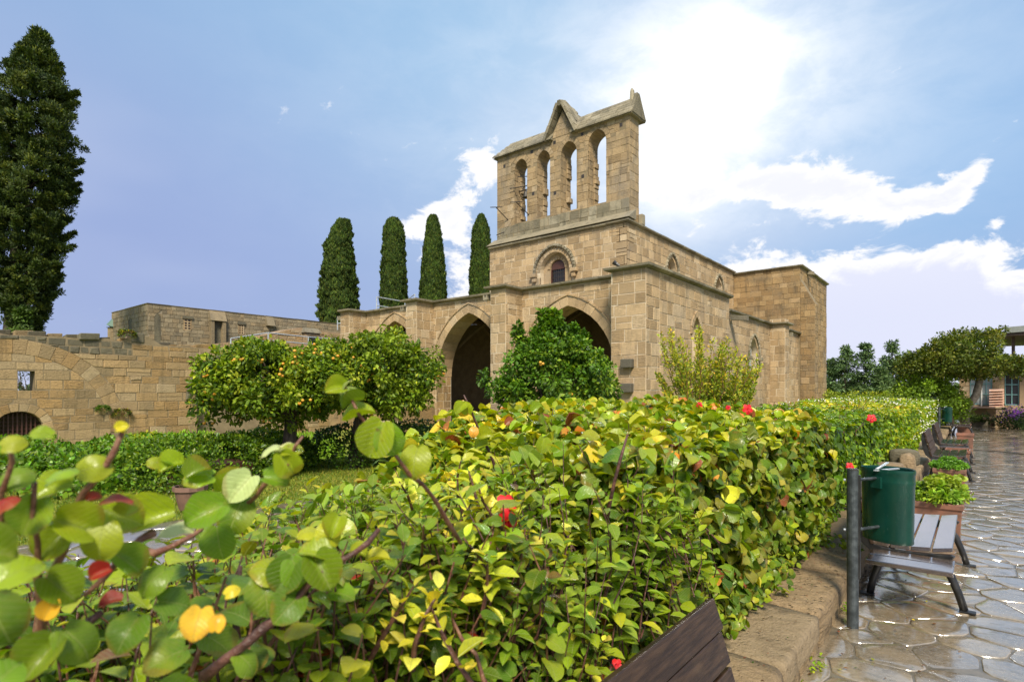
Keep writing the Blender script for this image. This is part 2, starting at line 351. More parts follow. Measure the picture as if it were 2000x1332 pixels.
def archpoly(cx, w, z0, zs, za, n=9, t=0.0):
    h = za-zs; k = (h*h-w*w)/(2*w); r = w+k+t
    pts = [(cx-w-t, z0), (cx+w+t, z0)]
    ta = math.acos(max(-1, min(1, k/r)))
    for i in range(n+1): th = ta*i/n; pts.append((cx-k+r*math.cos(th), zs+r*math.sin(th)))
    for i in range(n-1, -1, -1): th = ta*i/n; pts.append((cx+k-r*math.cos(th), zs+r*math.sin(th)))
    return pts
def ringpoly(cx, w, zs, za, t, n=9): return archpoly(cx, w, zs, zs, za, n, t)[0:]
def voussoirs(cx, w, zs, za, t, n=7, g=.012, start=0.0):
    h = za-zs; k = (h*h-w*w)/(2*w); r = w+k; out = []
    ta = math.acos(max(-1, min(1, k/(r+t))))
    for i in range(n):
        a0 = start+(ta-start)*i/n+g/2/r; a1 = start+(ta-start)*(i+1)/n-g/2/r; tt = t*random.uniform(.94, 1.06)
        q = [(cx-k+rr*math.cos(a), zs+rr*math.sin(a)) for rr, a in ((r, a0), (r+tt, a0), (r+tt, a1), (r, a1))]
        q = clip(q, (cx+g/2, 0), (cx+g/2, 99), keep_left=False)
        if len(q) > 2: out.append(q); out.append([(2*cx-p[0], p[1]) for p in reversed(q)])
    return out
def courses(u0, u1, z0, z1, ch, wr, g=.022, holes=(), within=None, ragged=0, step=0.0):
    out = []; z = z0; row = 0
    while z < z1-.05:
        h = ch*random.uniform(.82, 1.15)
        if z+h > z1-.45*ch: h = z1-z
        u = u0 - (random.uniform(0, wr[1]*.8))
        while u < u1-.03:
            wd = random.uniform(*wr)
            a, b = max(u, u0), min(u+wd, u1)
            if u1-b < wr[0]*.3: b = u1
            if b-a > .07:
                hh = h
                parts = [(z, z+h)]
                if random.random() < .06 and h > .28: parts = [(z, z+h*.5), (z+h*.5, z+h)]
                for (za, zb) in parts:
                    j = lambda: random.uniform(-ragged, ragged)
                    q = [(a+g/2+j(), za+g/2+j()), (b-g/2+j(), za+g/2+j()), (b-g/2+j(), zb-g/2+j()), (a+g/2+j(), zb-g/2+j())]
                    for hp in holes:
                        if len(q) > 2: q = outside_clip(q, hp)
                    if within and len(q) > 2: q = inside_clip(q, within)
                    if len(q) > 2 and area(q) > .006: out.append(q)
            u = b if b == u1 else u+wd
            if b == u1: break
        z += h; row += 1
    return out
class Masonry:          # collects stones of one building; the 300 that show largest become objects of their own
    def __init__(s, limit=300): s.st = []; s.limit = limit
    def add(s, polys, fr, parent, mat, proud=.014, back=-.05, bev=.012, var=.008, tonef=None):
        for q in polys:
            tn = tonef(q) if tonef else (random.random(), random.random(), random.random(), 1)
            pr = max(.007, proud+random.uniform(-var, var))
            cu = sum(p[0] for p in q)/len(q); cz = sum(p[1] for p in q)/len(q)
            ins = []
            for p in q:
                dx, dz = cu-p[0], cz-p[1]; ln = math.hypot(dx, dz) or 1; k_ = min(bev*1.4, ln*.3)
                ins.append((p[0]+dx/ln*k_, p[1]+dz/ln*k_))
            tl = random.uniform(-.004, .004)
            n = len(q)
            v = [fr(p[0], p[1], back) for p in q]+[fr(p[0], p[1], pr-bev) for p in q]+[fr(p[0], p[1], pr+tl*(1 if i % 2 else -1)) for i, p in enumerate(ins)]
            f = []
            for i in range(n):
                j = (i+1) % n; f.append((i, j, j+n, i+n)); f.append((i+n, j+n, j+2*n, i+2*n))
            f.append(tuple(range(2*n, 3*n)))
            c = fr(cu, cz, 0); pj = project(c); sz = 0
            if pj and -40 < pj[0] < 2040 and -40 < pj[1] < 1400:
                us = [project(fr(p[0], p[1], 0)) for p in q]
                if all(us): sz = min(max(x[0] for x in us)-min(x[0] for x in us), 1.5*(max(x[1] for x in us)-min(x[1] for x in us)))
                if s_hidden(pj): sz *= .2
            s.st.append((sz, v, f, tn, parent, mat))
    def emit(s, name='stone', rest='stonework'):
        s.st.sort(key=lambda x: -x[0]); groups = {}
        for i, (sz, v, f, tn, parent, mat) in enumerate(s.st):
            if i < s.limit and sz > 0: obj(name, v, f, mat, parent, tone=[tn]*len(v))
            else: groups.setdefault((parent.name, mat), (parent, MB()))[1].add(v, f, tn)
        for (pn, mat), (parent, mb) in groups.items(): mb.build(rest, mat, parent, kind='stuff')
def s_hidden(pj): return pj[1] > 880 and 30 < pj[2]
def slab(fr, outline, holes, thick, name, mat, parent, front=0.0):
    polys = [[Vector((p[0], p[1], 0)) for p in outline]]+[[Vector((p[0], p[1], 0)) for p in h] for h in holes]
    tri = tessellate_polygon(polys); flat = [p for q in polys for p in q]; n = len(flat)
    v = [fr(p.x, p.y, front) for p in flat]+[fr(p.x, p.y, front-thick) for p in flat]
    f = [tuple(t) for t in tri]+[tuple(i+n for i in reversed(t)) for t in tri]
    o = 0
    for q in polys:
        m_ = len(q)
        for i in range(m_): f.append((o+i, o+(i+1) % m_, o+(i+1) % m_+n, o+i+n))
        o += m_
    return obj(name, v, f, mat, parent)
def rect(u0, u1, z0, z1): return [(u0, z0), (u1, z0), (u1, z1), (u0, z1)]
def cornice(path, z, parent, proj=.16, h=.2, back=.35, rise=.1, piece=.95, mat='coping', closed=False):
    # coping stones along an outer wall line, mitred at the corners; outward is to the right of the walking direction
    P2 = [Vector((p[0], p[1])) for p in path]; n = len(P2); nor = []
    for i in range(n-1): d = (P2[i+1]-P2[i]).normalized(); nor.append(Vector((d.y, -d.x)))
    mit = []
    for i in range(n):
        if i == 0: mit.append(nor[0])
        elif i == n-1: mit.append(nor[-1])
        else: m_ = (nor[i-1]+nor[i]); mit.append(m_/(1+nor[i-1].dot(nor[i])))
    prof = [(0, 0), (proj*.55, .02), (proj, h*.45), (proj+.015, h), (-back, h+rise), (-back, 0)]
    for i in range(n-1):
        L_ = (P2[i+1]-P2[i]).length; k = max(1, round(L_/piece)); cuts = [0]+[(j+random.uniform(-.15, .15))/k for j in range(1, k)]+[1]
        for j in range(k):
            a, b = cuts[j], cuts[j+1]; g = .006/L_; jz = random.uniform(-.008, .008); v = []; jo = random.uniform(-.012, .012)
            for tt in (a+(g if j else 0), b-(g if j < k-1 else 0)):
                pt = P2[i].lerp(P2[i+1], tt); mm = mit[i] if tt <= 0 else mit[i+1] if tt >= 1 else nor[i]
                for (o, zz) in prof: v.append((pt.x+mm.x*(o+(jo if o > 0 else 0)), pt.y+mm.y*(o+(jo if o > 0 else 0)), z+zz+jz))
            m_ = len(prof); f = [tuple(range(m_)), tuple(range(2*m_-1, m_-1, -1))]+[(q, (q+1) % m_, (q+1) % m_+m_, q+m_) for q in range(m_)]
            obj('coping_stone', v, f, mat, parent)
exec_order = None

# ------------------------------------------------------------------ ground
def height(x, y):
    t = min(1, max(0, (-x-12)/7)); t = t*t*(3-2*t); return -1.1*t*(1 if y < 17 else max(0, 1-(y-17)/2))
gv = []; gf = []; xs = [-400, -150, -60]+[-45+i*1.0 for i in range(0, 60)]+[20, 60, 200, 400]; ys = [-200, -60, -20]+[-10+i for i in range(0, 60)]+[60, 90, 200, 600]
for y in ys:
    for x in xs: gv.append((x, y, height(x, y)-.02+(.02*noise.noise(Vector((x, y, 0))) if x < -3.2 else -.02)))
for j in range(len(ys)-1):
    for i in range(len(xs)-1): a = j*len(xs)+i; gf.append((a, a+1, a+1+len(xs), a+len(xs)))
tag(obj('ground', gv, gf, 'lawn'), kind='structure')

# irregular flagstones as clipped Voronoi cells
def flag_cells(x0, x1, y0, y1, sx, sy, seed):
    rd = random.Random(seed); nx = int((x1-x0)/sx)+1; ny = int((y1-y0)/sy)+1; S = {}
    for j in range(-2, ny+2):
        for i in range(-2, nx+2): S[i, j] = (x0+(i+.5+(.5 if j % 2 else 0)+rd.uniform(-.38, .38))*sx, y0+(j+.5+rd.uniform(-.38, .38))*sy)
    out = []
    for j in range(ny):
        for i in range(-1, nx):
            p = S[i, j]; poly = rect(x0, x1, y0, y1)
            for dj in (-2, -1, 0, 1, 2):
                for di in (-2, -1, 0, 1, 2):
                    q = S.get((i+di, j+dj))
                    if q is None or (di == 0 and dj == 0): continue
                    mx, my = (p[0]+q[0])/2, (p[1]+q[1])/2; dx, dy = q[0]-p[0], q[1]-p[1]
                    poly = clip(poly, (mx, my), (mx-dy, my+dx))
                    if len(poly) < 3: break
                if len(poly) < 3: break
            if len(poly) > 2 and abs(area(poly)) > .01: out.append(poly)
    return out
def paving(cells, parent, z, mat, limit, joint=.018, seed=1):
    rd = random.Random(seed); items = []
    for q in cells:
        cx = sum(p[0] for p in q)/len(q); cy = sum(p[1] for p in q)/len(q)
        pr = project((cx, cy, z)); key = pr[2] if pr and -150 < pr[0] < 2150 and pr[1] < 1500 else 999
        items.append((key, q, cx, cy))
    items.sort(key=lambda i: i[0]); rest = MB()
    for i, (key, q, cx, cy) in enumerate(items):
        # soften the outline: cut corners, inset, tilt
        pts = []
        n = len(q)
        for k in range(n):
            a, b, c = Vector(q[k-1]), Vector(q[k]), Vector(q[(k+1) % n])
            pts += [b.lerp(a, .16), b.lerp(c, .16)]
        tn = (rd.random(), rd.random(), rd.random(), 1); tx, ty = rd.uniform(-.008, .008), rd.uniform(-.008, .008); hz = rd.uniform(-.004, .004)
        def ring(sh, zz): 
            r = []
            for p in pts:
                d = Vector((cx, cy))-p; ln = d.length or 1; e = p+d/ln*min(sh*(1+.5*rd.random()), ln*.5)
                r.append((e.x, e.y, z+zz+hz+tx*(e.x-cx)*2+ty*(e.y-cy)*2))
            return r
        v = ring(joint*.3, -.03)+ring(joint*.35, -.0015)+ring(joint*.9, .0005)+ring(joint*.9+.06, .001); m_ = len(pts); f = []
        for lv in range(3):
            for k in range(m_): f.append((lv*m_+k, lv*m_+(k+1) % m_, (lv+1)*m_+(k+1) % m_, (lv+1)*m_+k))
        f.append(tuple(range(3*m_, 4*m_)))
        if i < limit and key < 16: obj('flagstone', v, f, mat, parent, tone=[tn]*len(v), smooth=True)
        else: rest.add(v, f, tn)
    rest.build('flagstones', mat, parent, kind='stuff')
def sheet(name, x0, x1, y0, y1, z, mat, parent=None, kind='structure'):
    nx = max(1, int((x1-x0)/.5)); ny = max(1, int((y1-y0)/1)); v = []; f = []
    for j in range(ny+1):
        for i in range(nx+1): v.append((x0+(x1-x0)*i/nx, y0+(y1-y0)*j/ny, z))
    for j in range(ny):
        for i in range(nx): a = j*(nx+1)+i; f.append((a, a+1, a+nx+2, a+nx+1))
    o = obj(name, v, f, mat, parent)
    if kind: o['kind'] = kind
    return o
path = sheet('path', -.80, 6.0, -3, 45, -.004, 'wet_joint')
paving(flag_cells(-.79, 2.2, -.5, 35.5, .40, .27, 3), path, .0, 'wet_paving', 240, joint=.012, seed=5)
gpath = sheet('garden_path', -7.9, -4.6, -8, 17, .0, 'wet_joint')
paving(flag_cells(-7.9, -4.6, -3, 12, .55, .55, 4), gpath, .014, 'wet_paving', 60, seed=6)

# ------------------------------------------------------------------ abbey church
GZ = -1.3
church = thing('abbey_church', 'ruined pale limestone abbey church with open arcaded porch and pierced bell gable', 'church', loc=(-13, 25, 0))
MS = Masonry(300)
ARC = [(-24.05, 5.45), (-18.6, 5.4), (-13.0, 5.2)]; AW = 2.2; ZS = 2.4; RT = .36
fW = WEST(19.6)
holes = [archpoly(cx, AW, -.0, ZS, za) for cx, za in ARC]
narthex = slab(fW, rect(-27.32, -8.99, GZ, 6.02), [h for h in holes], 1.0, 'porch_wall', 'pale_mortar', church)
ch = [rect(cx-AW, cx+AW, -.1, ZS) for cx, za in ARC]+[archpoly(cx, AW, ZS, ZS, za, 9, RT) for cx, za in ARC]
MS.add(courses(-27.3, -9.0, -.3, 6.0, .36, (.35, .75), holes=ch, ragged=.007), fW, narthex, 'limestone')
for cx, za in ARC:
    MS.add(voussoirs(cx, AW-.015, ZS, za-.015, RT, 9), fW, narthex, 'limestone', back=-1.02, proud=.02)
    # second order: recessed arch ring behind
    for sgn, fr in ((1, EASTJ(cx+AW)), (-1, SOUTH(cx-AW))):
        MS.add(courses(19.6, 20.58, 0, ZS, .36, (.35, .6)), fr, narthex, 'limestone_brown_shaded', proud=.012)
    hm = voussoirs(cx, AW+RT+.01, ZS, za+RT+.05, .07, 12, .004)
    MS.add(hm, fW, narthex, 'limestone', proud=.06, back=-.02, bev=.02)
def box_walls(x0, x1, y0, y1, z0, z1, name, parent, mat='limestone', core='pale_mortar', ch_=.36, wr=(.3, .7), south=True, west=True, north=False):
    mb = MB(); mb.box(x0, x1, y0, y1, z0, z1); o = mb.build(name, core, parent)
    if west: MS.add(courses(x0, x1, z0, z1, ch_, wr, ragged=.008), WEST(y0), o, mat)
    if south: MS.add(courses(y0, y1, z0, z1, ch_, wr, ragged=.008), SOUTH(x1), o, mat)
    if north: MS.add(courses(y0, y1, z0, z1, ch_, wr), EASTJ(x0), o, mat)
    return o
for (a, b) in ((-27.34, -26.53), (-21.81, -21.03), (-16.25, -15.40)):
    box_walls(a, b, 18.48, 19.59, -.3, 6.02, 'buttress', church, ch_=.40, wr=(.4, .62), north=True)
    mb = MB(); mb.box(a-.12, b+.12, 18.3, 19.585, -.5, .9); mb.build('plinth', 'limestone_brown_shaded', church, bevel=.03)
corner = box_walls(-10.36, -8.98, 18.48, 19.58, -.3, 6.02, 'corner_pier', church, ch_=.42, wr=(.45, .8))
# two dark blocks left standing out of the corner pier
for (u0, u1, z0, z1) in ((-9.87, -9.43, 2.5, 2.82), (-9.87, -9.45, 1.62, 1.95)):
    mb = MB(); mb.box(u0, u1, 18.24, 18.5, z0, z1); mb.build('corbel_block', 'dark_stone', church, bevel=.03)
# porch south side and rest of the aisle
fS = SOUTH(-8.98)
nic = archpoly(23.1, .42, 2.2, 4.0, 4.75, 6)
psouth = slab(fS, rect(19.59, 27.2, GZ, 6.02), [nic], .5, 'porch_side_wall', 'pale_mortar', church)
MS.add(courses(19.6, 27.2, -.3, 6.0, .42, (.45, .85), holes=[rect(23.1-.42, 23.1+.42, 2.2, 4.0), archpoly(23.1, .42, 4.0, 4.0, 4.75, 6, .22)]), fS, psouth, 'limestone')
MS.add(voussoirs(23.1, .42, 4.0, 4.75, .22, 4), fS, psouth, 'limestone', proud=.06)
mb = MB(); mb.box(-9.48, -9.32, 22.6, 23.6, 2.0, 4.9); mb.build('niche_back', 'limestone_brown_shaded', church)
fA = SOUTH(-9.10)
aw = archpoly(31.4, .72, 2.5, 3.5, 4.45, 7)
aisle = slab(fA, rect(27.2, 41.25, GZ, 5.42), [aw], .5, 'aisle_wall', 'pale_mortar', church)
MS.add(courses(27.2, 41.2, -.3, 5.4, .42, (.45, .85), holes=[rect(30.68, 32.12, 2.5, 3.5), archpoly(31.4, .72, 3.5, 3.5, 4.45, 7, .24)]), fA, aisle, 'limestone')
MS.add(voussoirs(31.4, .72, 3.5, 4.45, .12, 7), fA, aisle, 'limestone', proud=.03)
MS.add(voussoirs(31.4, .86, 3.5, 4.62, .12, 7), fA, aisle, 'coping', proud=.11, bev=.04)
mb = MB(); mb.box(-9.5, -9.42, 30.5, 32.3, 2.3, 4.6); mb.build('window_panel', 'limestone_brown_shaded', church)
mb = MB(); mb.box(-9.40, -9.34, 30.95, 31.85, 2.5, 3.95); mb.build('window_pane', 'curtain', church)
for yy in (30.45, 32.35):
    mb = MB(); mb.box(-9.1, -8.9, yy-.14, yy+.14, 3.30, 3.5); mb.build('corbel', 'coping', church, bevel=.03)
box_walls(-9.10, -8.30, 34.5, 35.35, -.3, 5.75, 'buttress', church, ch_=.42, wr=(.4, .6))
mb = MB(); mb.box(-8.9, -8.3, 18.5, 27.2, GZ, -.28); mb.box(-8.95, -8.85, 27.2, 41, GZ, .3); mb.build('footing', 'limestone_brown_shaded', church)
# porch roof slab, inner wall, floor
mb = MB(); mb.box(-27.3, -9.4, 20.58, 25.28, 5.72, 5.98); mb.build('porch_ceiling', 'plaster_shade_tone', church)
mb = MB(); mb.box(-27.3, -9.4, 20.58, 25.28, -.4, .0); mb.build('porch_floor', 'plaster_shade_tone', church)
mb = MB(); mb.box(-27.3, -9.4, 25.30, 25.9, 0, 5.72); inner = mb.build('porch_inner_wall', 'plaster_shade_tone', church)
MS.add(courses(-27.2, -9.5, 0, 5.7, .4, (.5, 1.0), g=.012), WEST(25.30), inner, 'plaster_shade_tone', proud=.008, bev=.006)
mb = MB(); mb.box(-27.32, -26.8, 20.6, 25.3, 0, 5.98); mb.build('porch_end_wall', 'limestone_brown_shaded', church)
for cx in (-21.3, -15.8):     # pointed ribs across the porch vault
    pts = [(cx+ (random.random()-.5)*0, 20.6+4.68*i/12, 3.2+2.35*math.sin(math.pi*i/12)**.7) for i in range(13)]
    mb = MB(); mb.tube(pts, .16, 6); mb.build('vault_rib', 'plaster_shade_tone', church)
for cx in (-24.05, -18.6, -13.0):
    for s_ in (-1, 1):
        pts = [(cx+s_*2.7*(1-i/8), 20.7+2.25*i/8, 3.3+2.35*math.sin(math.pi/2*i/8)) for i in range(9)]
        mb = MB(); mb.tube(pts, .11, 6); mb.build('vault_rib', 'plaster_shade_tone', church)
# roofs
mb = MB(); mb.box(-27.3, -9.2, 19.7, 25.28, 6.0, 6.14); mb.box(-13.28, -9.2, 25.28, 27.2, 6.0, 6.14); mb.box(-13.28, -9.3, 27.2, 41.19, 5.42, 5.55); mb.build('aisle_roof', 'coping', church)
W6 = 6.02
pth = [(-27.9, 18.48)]
for (a, b) in ((-27.34, -26.53), (-21.81, -21.03), (-16.25, -15.40)): pth += [(a, 19.6), (a, 18.48), (b, 18.48), (b, 19.6)]
pth = pth[2:]+[(-10.36, 19.6), (-10.36, 18.48), (-8.98, 18.48), (-8.98, 27.25)]
cornice(pth, W6, church, proj=.20, h=.14, back=.45, rise=.12)
cornice([(-9.10, 27.25), (-9.10, 34.5), (-8.30, 34.5), (-8.30, 35.35), (-9.10, 35.35), (-9.10, 41.2)], 5.42, church, proj=.2, h=.13, back=.45, rise=.1)
# nave
nw = archpoly(-17.65, .48, 7.45, 8.35, 8.85, 7)
nave = slab(WEST(25.3), rect(-22.3, -13.3, 5.98, 10.0), [archpoly(-17.65, .95, 7.3, 8.2, 9.2, 8)], .7, 'nave_front', 'pale_mortar', church)
MS.add(courses(-22.3, -13.3, 6.0, 10.0, .40, (.4, .85), holes=[rect(-18.6, -16.7, 7.3, 8.2), archpoly(-17.65, .95, 8.2, 8.2, 9.2, 8, .42)]), WEST(25.3), nave, 'limestone')
MS.add(voussoirs(-17.65, .95, 8.2, 9.2, .16, 9), WEST(25.3), nave, 'limestone', proud=.02)
MS.add(voussoirs(-17.65, 1.13, 8.15, 9.38, .12, 10), WEST(25.3), nave, 'limestone_brown_shaded', proud=-.01)
MS.add(voussoirs(-17.65, 1.26, 8.1, 9.5, .14, 11), WEST(25.3), nave, 'coping', proud=.15, bev=.05)
for s_ in (-1, 1):
    mb = MB(); mb.box(-17.65+s_*1.34-.2, -17.65+s_*1.34+.2, 25.05, 25.3, 7.95, 8.14); mb.box(-17.65+s_*1.3-.12, -17.65+s_*1.3+.12, 25.12, 25.3, 7.7, 7.95); mb.build('corbel', 'limestone', church, bevel=.03)
rv = slab(WEST(25.62), rect(-18.62, -16.68, 7.3, 9.3), [nw], .2, 'window_reveal', 'limestone', church)
MS.add(voussoirs(-17.65, .48, 8.35, 8.85, .18, 5), WEST(25.62), rv, 'limestone', proud=.04)
mb = MB(); mb.prism(archpoly(-17.65, .47, 7.46, 8.35, 8.83, 7), WEST(25.75), 0, -.05); win = mb.build('west_window', 'dark_glass', church)
mb = MB(); mb.prism([(-17.65+.46*math.cos(a), 8.33+.46*math.sin(a)) for a in [math.pi*i/10 for i in range(11)]], WEST(25.70), .03, 0); mb.build('lunette_panel', 'window_wood', win)
for u in (-18.1, -17.2):
    mb = MB(); mb.box(u-.035, u+.035, 25.66, 25.72, 7.45, 8.35); mb.build('window_frame', 'window_wood', win)
for u in (-17.95, -17.8, -17.65, -17.5, -17.35):
    mb = MB(); mb.tube([(u, 25.68, 7.45), (u, 25.68, 8.32)], .012, 5); mb.build('window_bar', 'dark_metal', win)
for z in (7.65, 7.9, 8.15):
    mb = MB(); mb.tube([(-18.1, 25.67, z), (-17.2, 25.67, z)], .012, 5); mb.build('window_bar', 'dark_metal', win)
lan = [archpoly(y, .62, 7.0, 8.35, 9.2, 6) for y in (30.6, 38.15)]
ns = slab(SOUTH(-13.3), rect(25.3, 41.25, 5.5, 10.0), lan, .6, 'nave_side_wall', 'pale_mortar', church)
hh_ = []
for y in (30.6, 38.15): hh_ += [rect(y-.62, y+.62, 7.0, 8.35), archpoly(y, .62, 8.35, 8.35, 9.2, 6, .26)]
MS.add(courses(25.3, 41.2, 5.7, 10.0, .42, (.45, .9), holes=hh_), SOUTH(-13.3), ns, 'limestone')
for y in (30.6, 38.15):
    MS.add(voussoirs(y, .62, 8.35, 9.2, .14, 6), SOUTH(-13.3), ns, 'limestone', proud=.02)
    MS.add(voussoirs(y, .78, 8.35, 9.38, .13, 7), SOUTH(-13.3), ns, 'coping', proud=.13, bev=.04)
    inner_l = archpoly(y, .3, 7.0, 8.3, 8.8, 6)
    slab(SOUTH(-13.6), rect(y-.64, y+.64, 6.9, 9.3), [inner_l], .1, 'lancet_tracery', 'limestone_brown_shaded', church)
    mb = MB(); mb.box(-13.8, -13.75, y-.5, y+.5, 6.9, 9.1); mb.build('lancet_pane', 'dark_glass', church)
mb = MB(); mb.box(-22.2, -13.4, 25.4, 49.6, 9.86, 10.02); mb.build('nave_roof', 'coping', church)
mb = MB(); mb.box(-22.29, -21.9, 25.35, 49.6, 5.98, 10.0); mb.build('nave_north_wall', 'limestone', church)
cornice([(-22.3, 41.2), (-22.3, 25.3), (-13.3, 25.3), (-13.3, 41.2)][1:], 10.0, church, proj=.18, h=.12, back=.5, rise=.2)
# transept
tw = MB(); tw.box(-13.3, -8.98, 41.2, 49.7, GZ, 9.9); transept = tw.build('transept', 'dull_mortar', church)
MS.add(courses(-13.3, -8.98, 5.2, 9.9, .38, (.35, .8), g=.012), WEST(41.2), transept, 'limestone_brown_shaded', var=.016)
MS.add(courses(41.2, 49.7, -.3, 9.9, .40, (.4, .8), g=.012), SOUTH(-8.98), transept, 'limestone_brown_shaded', var=.014)
cornice([(-13.3, 41.2), (-8.98, 41.2), (-8.98, 49.8)], 9.9, church, proj=.18, h=.12, back=.5, rise=.1)
mb = MB(); mb.add([(-8.98, 41.2, -.5), (-8.1, 41.2, -.5), (-8.1, 42.1, -.5), (-8.98, 42.1, -.5), (-8.98, 41.19, 9.1), (-8.1, 41.19, 7.4), (-8.1, 42.1, 7.4), (-8.98, 42.1, 9.1)],
                  [(0, 3, 2, 1), (0, 1, 5, 4), (1, 2, 6, 5), (2, 3, 7, 6), (4, 5, 6, 7), (0, 4, 7, 3)]); bt = mb.build('transept_buttress', 'dull_mortar', church)
MS.add(courses(-8.98, -8.1, -.3, 8.9, .4, (.35, .6), within=[(-8.98, -.3), (-8.1, -.3), (-8.1, 7.4), (-8.98, 9.05)]), WEST(41.19), bt, 'limestone_brown_shaded')
MS.add(courses(41.2, 42.1, -.3, 7.4, .4, (.35, .6)), SOUTH(-8.1), bt, 'limestone_brown_shaded')
mb = MB(); mb.tube([(-8.6, 41.9+.25, 8.6), (-8.5, 42.2, 7.6), (-8.5, 42.25, 0)], .05, 6); mb.build('drain_pipe', 'limestone_brown_shaded', church)
# belfry
BX0, BX1, BY = -22.2, -13.45, 25.85
OP = [(-20.4, .47, 15.12), (-18.78, .45, 15.18), (-17.1, .52, 15.22), (-15.33, .55, 15.36)]
oh = [archpoly(cx, w_, 11.45, zt-w_*1.25, zt, 6) for cx, w_, zt in OP]
outl = [(BX0, 10.1), (BX1, 10.1), (BX1, 15.62), (-16.72, 15.62), (-17.5, 17.0), (-18.32, 15.62), (BX0, 15.62)]
belf = slab(WEST(BY), outl, oh, 1.0, 'bell_gable', 'dull_mortar', church)
hb = []
for cx, w_, zt in OP: hb += [rect(cx-w_, cx+w_, 11.45, zt-w_*1.25), archpoly(cx, w_, zt-w_*1.25, zt-w_*1.25, zt, 6, .26)]
putlog = [rect(x-.09, x+.09, z-.1, z+.1) for x, z in ((-21.64, 14.99), (-19.6, 15.3), (-18.03, 15.4), (-16.24, 15.35), (-13.93, 15.16), (-18.0, 12.6), (-19.5, 12.9), (-16.2, 13.1))]
lowt = lambda q: (random.random(), random.random()*.75, random.random(), 1)
MS.add(courses(BX0, BX1, 11.35, 15.6, .40, (.4, .8), g=.012, holes=hb+putlog), WEST(BY), belf, 'belfry_stone', tonef=lowt)
MS.add(courses(BX0, BX1, 10.2, 11.4, .38, (.4, .8), g=.016, ragged=.012), WEST(BY), belf, 'coping', var=.02)
MS.add(courses(-18.3, -16.7, 15.62, 17.0, .36, (.3, .6), g=.012, within=[(-18.25, 15.62), (-16.78, 15.62), (-17.5, 16.92)]), WEST(BY), belf, 'belfry_stone')
MS.add(courses(BY, BY+1.0, 10.2, 15.6, .40, (.4, .7), g=.012), SOUTH(BX1), belf, 'belfry_stone')
for x, z in ((-21.64, 14.99), (-19.6, 15.3), (-18.03, 15.4), (-16.24, 15.35), (-13.93, 15.16), (-18.0, 12.6), (-19.5, 12.9), (-16.2, 13.1)):
    mb = MB(); mb.box(x-.085, x+.085, BY-.006, BY+.02, z-.095, z+.095); mb.build('putlog_hole_shade', 'dark_metal', belf)  # dark plate painted in for the shade inside each hole
for cx, w_, zt in OP:
    MS.add(voussoirs(cx, w_-.01, zt-w_*1.25, zt-.01, .26, 5), WEST(BY), belf, 'belfry_stone', back=-.98, proud=.016)
    for fr, s_ in ((EASTJ(cx+w_), 1), (SOUTH(cx-w_), -1)):
        # torn jamb: outer half dressed, inner half broken blocks that stand out unevenly
        MS.add(courses(BY, BY+.55, 11.45, zt-w_*1.25, .4, (.3, .5)), fr, belf, 'belfry_stone', proud=.01)
        z = 11.45
        while z < zt-w_*1.6:
            h = random.uniform(.22, .4); e = random.choice([.01, .03, .06, .10, .17])*(1 if w_ > .46 else .7)
            MS.add([rect(BY+.55, BY+.99, z, z+h-.02)], fr, belf, 'belfry_stone', proud=e, var=.01, bev=.03); z += h
# weathering slope under the belfry
v = [(-22.45, 25.12, 10.22), (-13.1, 25.12, 10.22), (-13.1, 25.86, 10.72), (-22.45, 25.86, 10.72), (-22.45, 25.86, 10.2), (-13.1, 25.86, 10.2)]
obj('weathering', v, [(0, 1, 2, 3), (3, 2, 5, 4), (0, 3, 4), (1, 5, 2), (0, 4, 5, 1)], 'coping', church)
# stone roofs of the belfry
def roof_prism(name, x0, x1, ye, yb, z0, z1, hipl=0, hipr=0, parent=None):
    ym = (ye+yb)/2; n = max(2, int(abs(x1-x0)/.5)); mb = MB()
    rows = 5
    for side, (ya, yc) in enumerate(((ye, ym), (yb, ym))):
        for r_ in range(rows):
            t0, t1 = r_/rows, (r_+1)/rows; x = x0+hipl*t0
            xe = x1-hipr*t0
            while x < xe-.05:
                wd = min(random.uniform(.35, .6), xe-x); lift = .035
                p = lambda t, xx, dz: (xx, ya+(yc-ya)*t, z0+(z1-z0)*t+dz)
                j = random.uniform(-.008, .012)
                v = [p(t0, x+.01, lift+j), p(t0, x+wd-.01, lift+j), p(t1, x+wd-.01, .012+j), p(t1, x+.01, .012+j), p(t0, x+.01, -.04), p(t0, x+wd-.01, -.04), p(t1, x+wd-.01, -.05), p(t1, x+.01, -.05)]
                mb.add(v, [(0, 1, 2, 3), (7, 6, 5, 4), (0, 4, 5, 1), (1, 5, 6, 2), (2, 6, 7, 3), (3, 7, 4, 0)]); x += wd
    o = mb.build(name, 'coping', parent, kind='stuff')
    core = MB(); a = .03
    core.add([(x0+.02, ye+.05, z0-.06), (x1-.02, ye+.05, z0-.06), (x1-.02, yb-.05, z0-.06), (x0+.02, yb-.05, z0-.06), (x0+hipl+.02, ym, z1-.06), (x1-hipr-.02, ym, z1-.06)],
             [(0, 3, 2, 1), (0, 1, 5, 4), (2, 3, 4, 5), (0, 4, 3), (1, 2, 5)]); core.build('roof_core', 'coping', parent)
    return o
roof_prism('roof_slabs', -22.4, -18.1, 25.62, 27.25, 15.6, 16.5, .9, 0, church)
roof_prism('roof_slabs', -16.9, -13.22, 25.62, 27.25, 15.6, 16.62, 0, 0, church)
mb = MB()          # little cross gable: two leaning stone slopes with thick verges
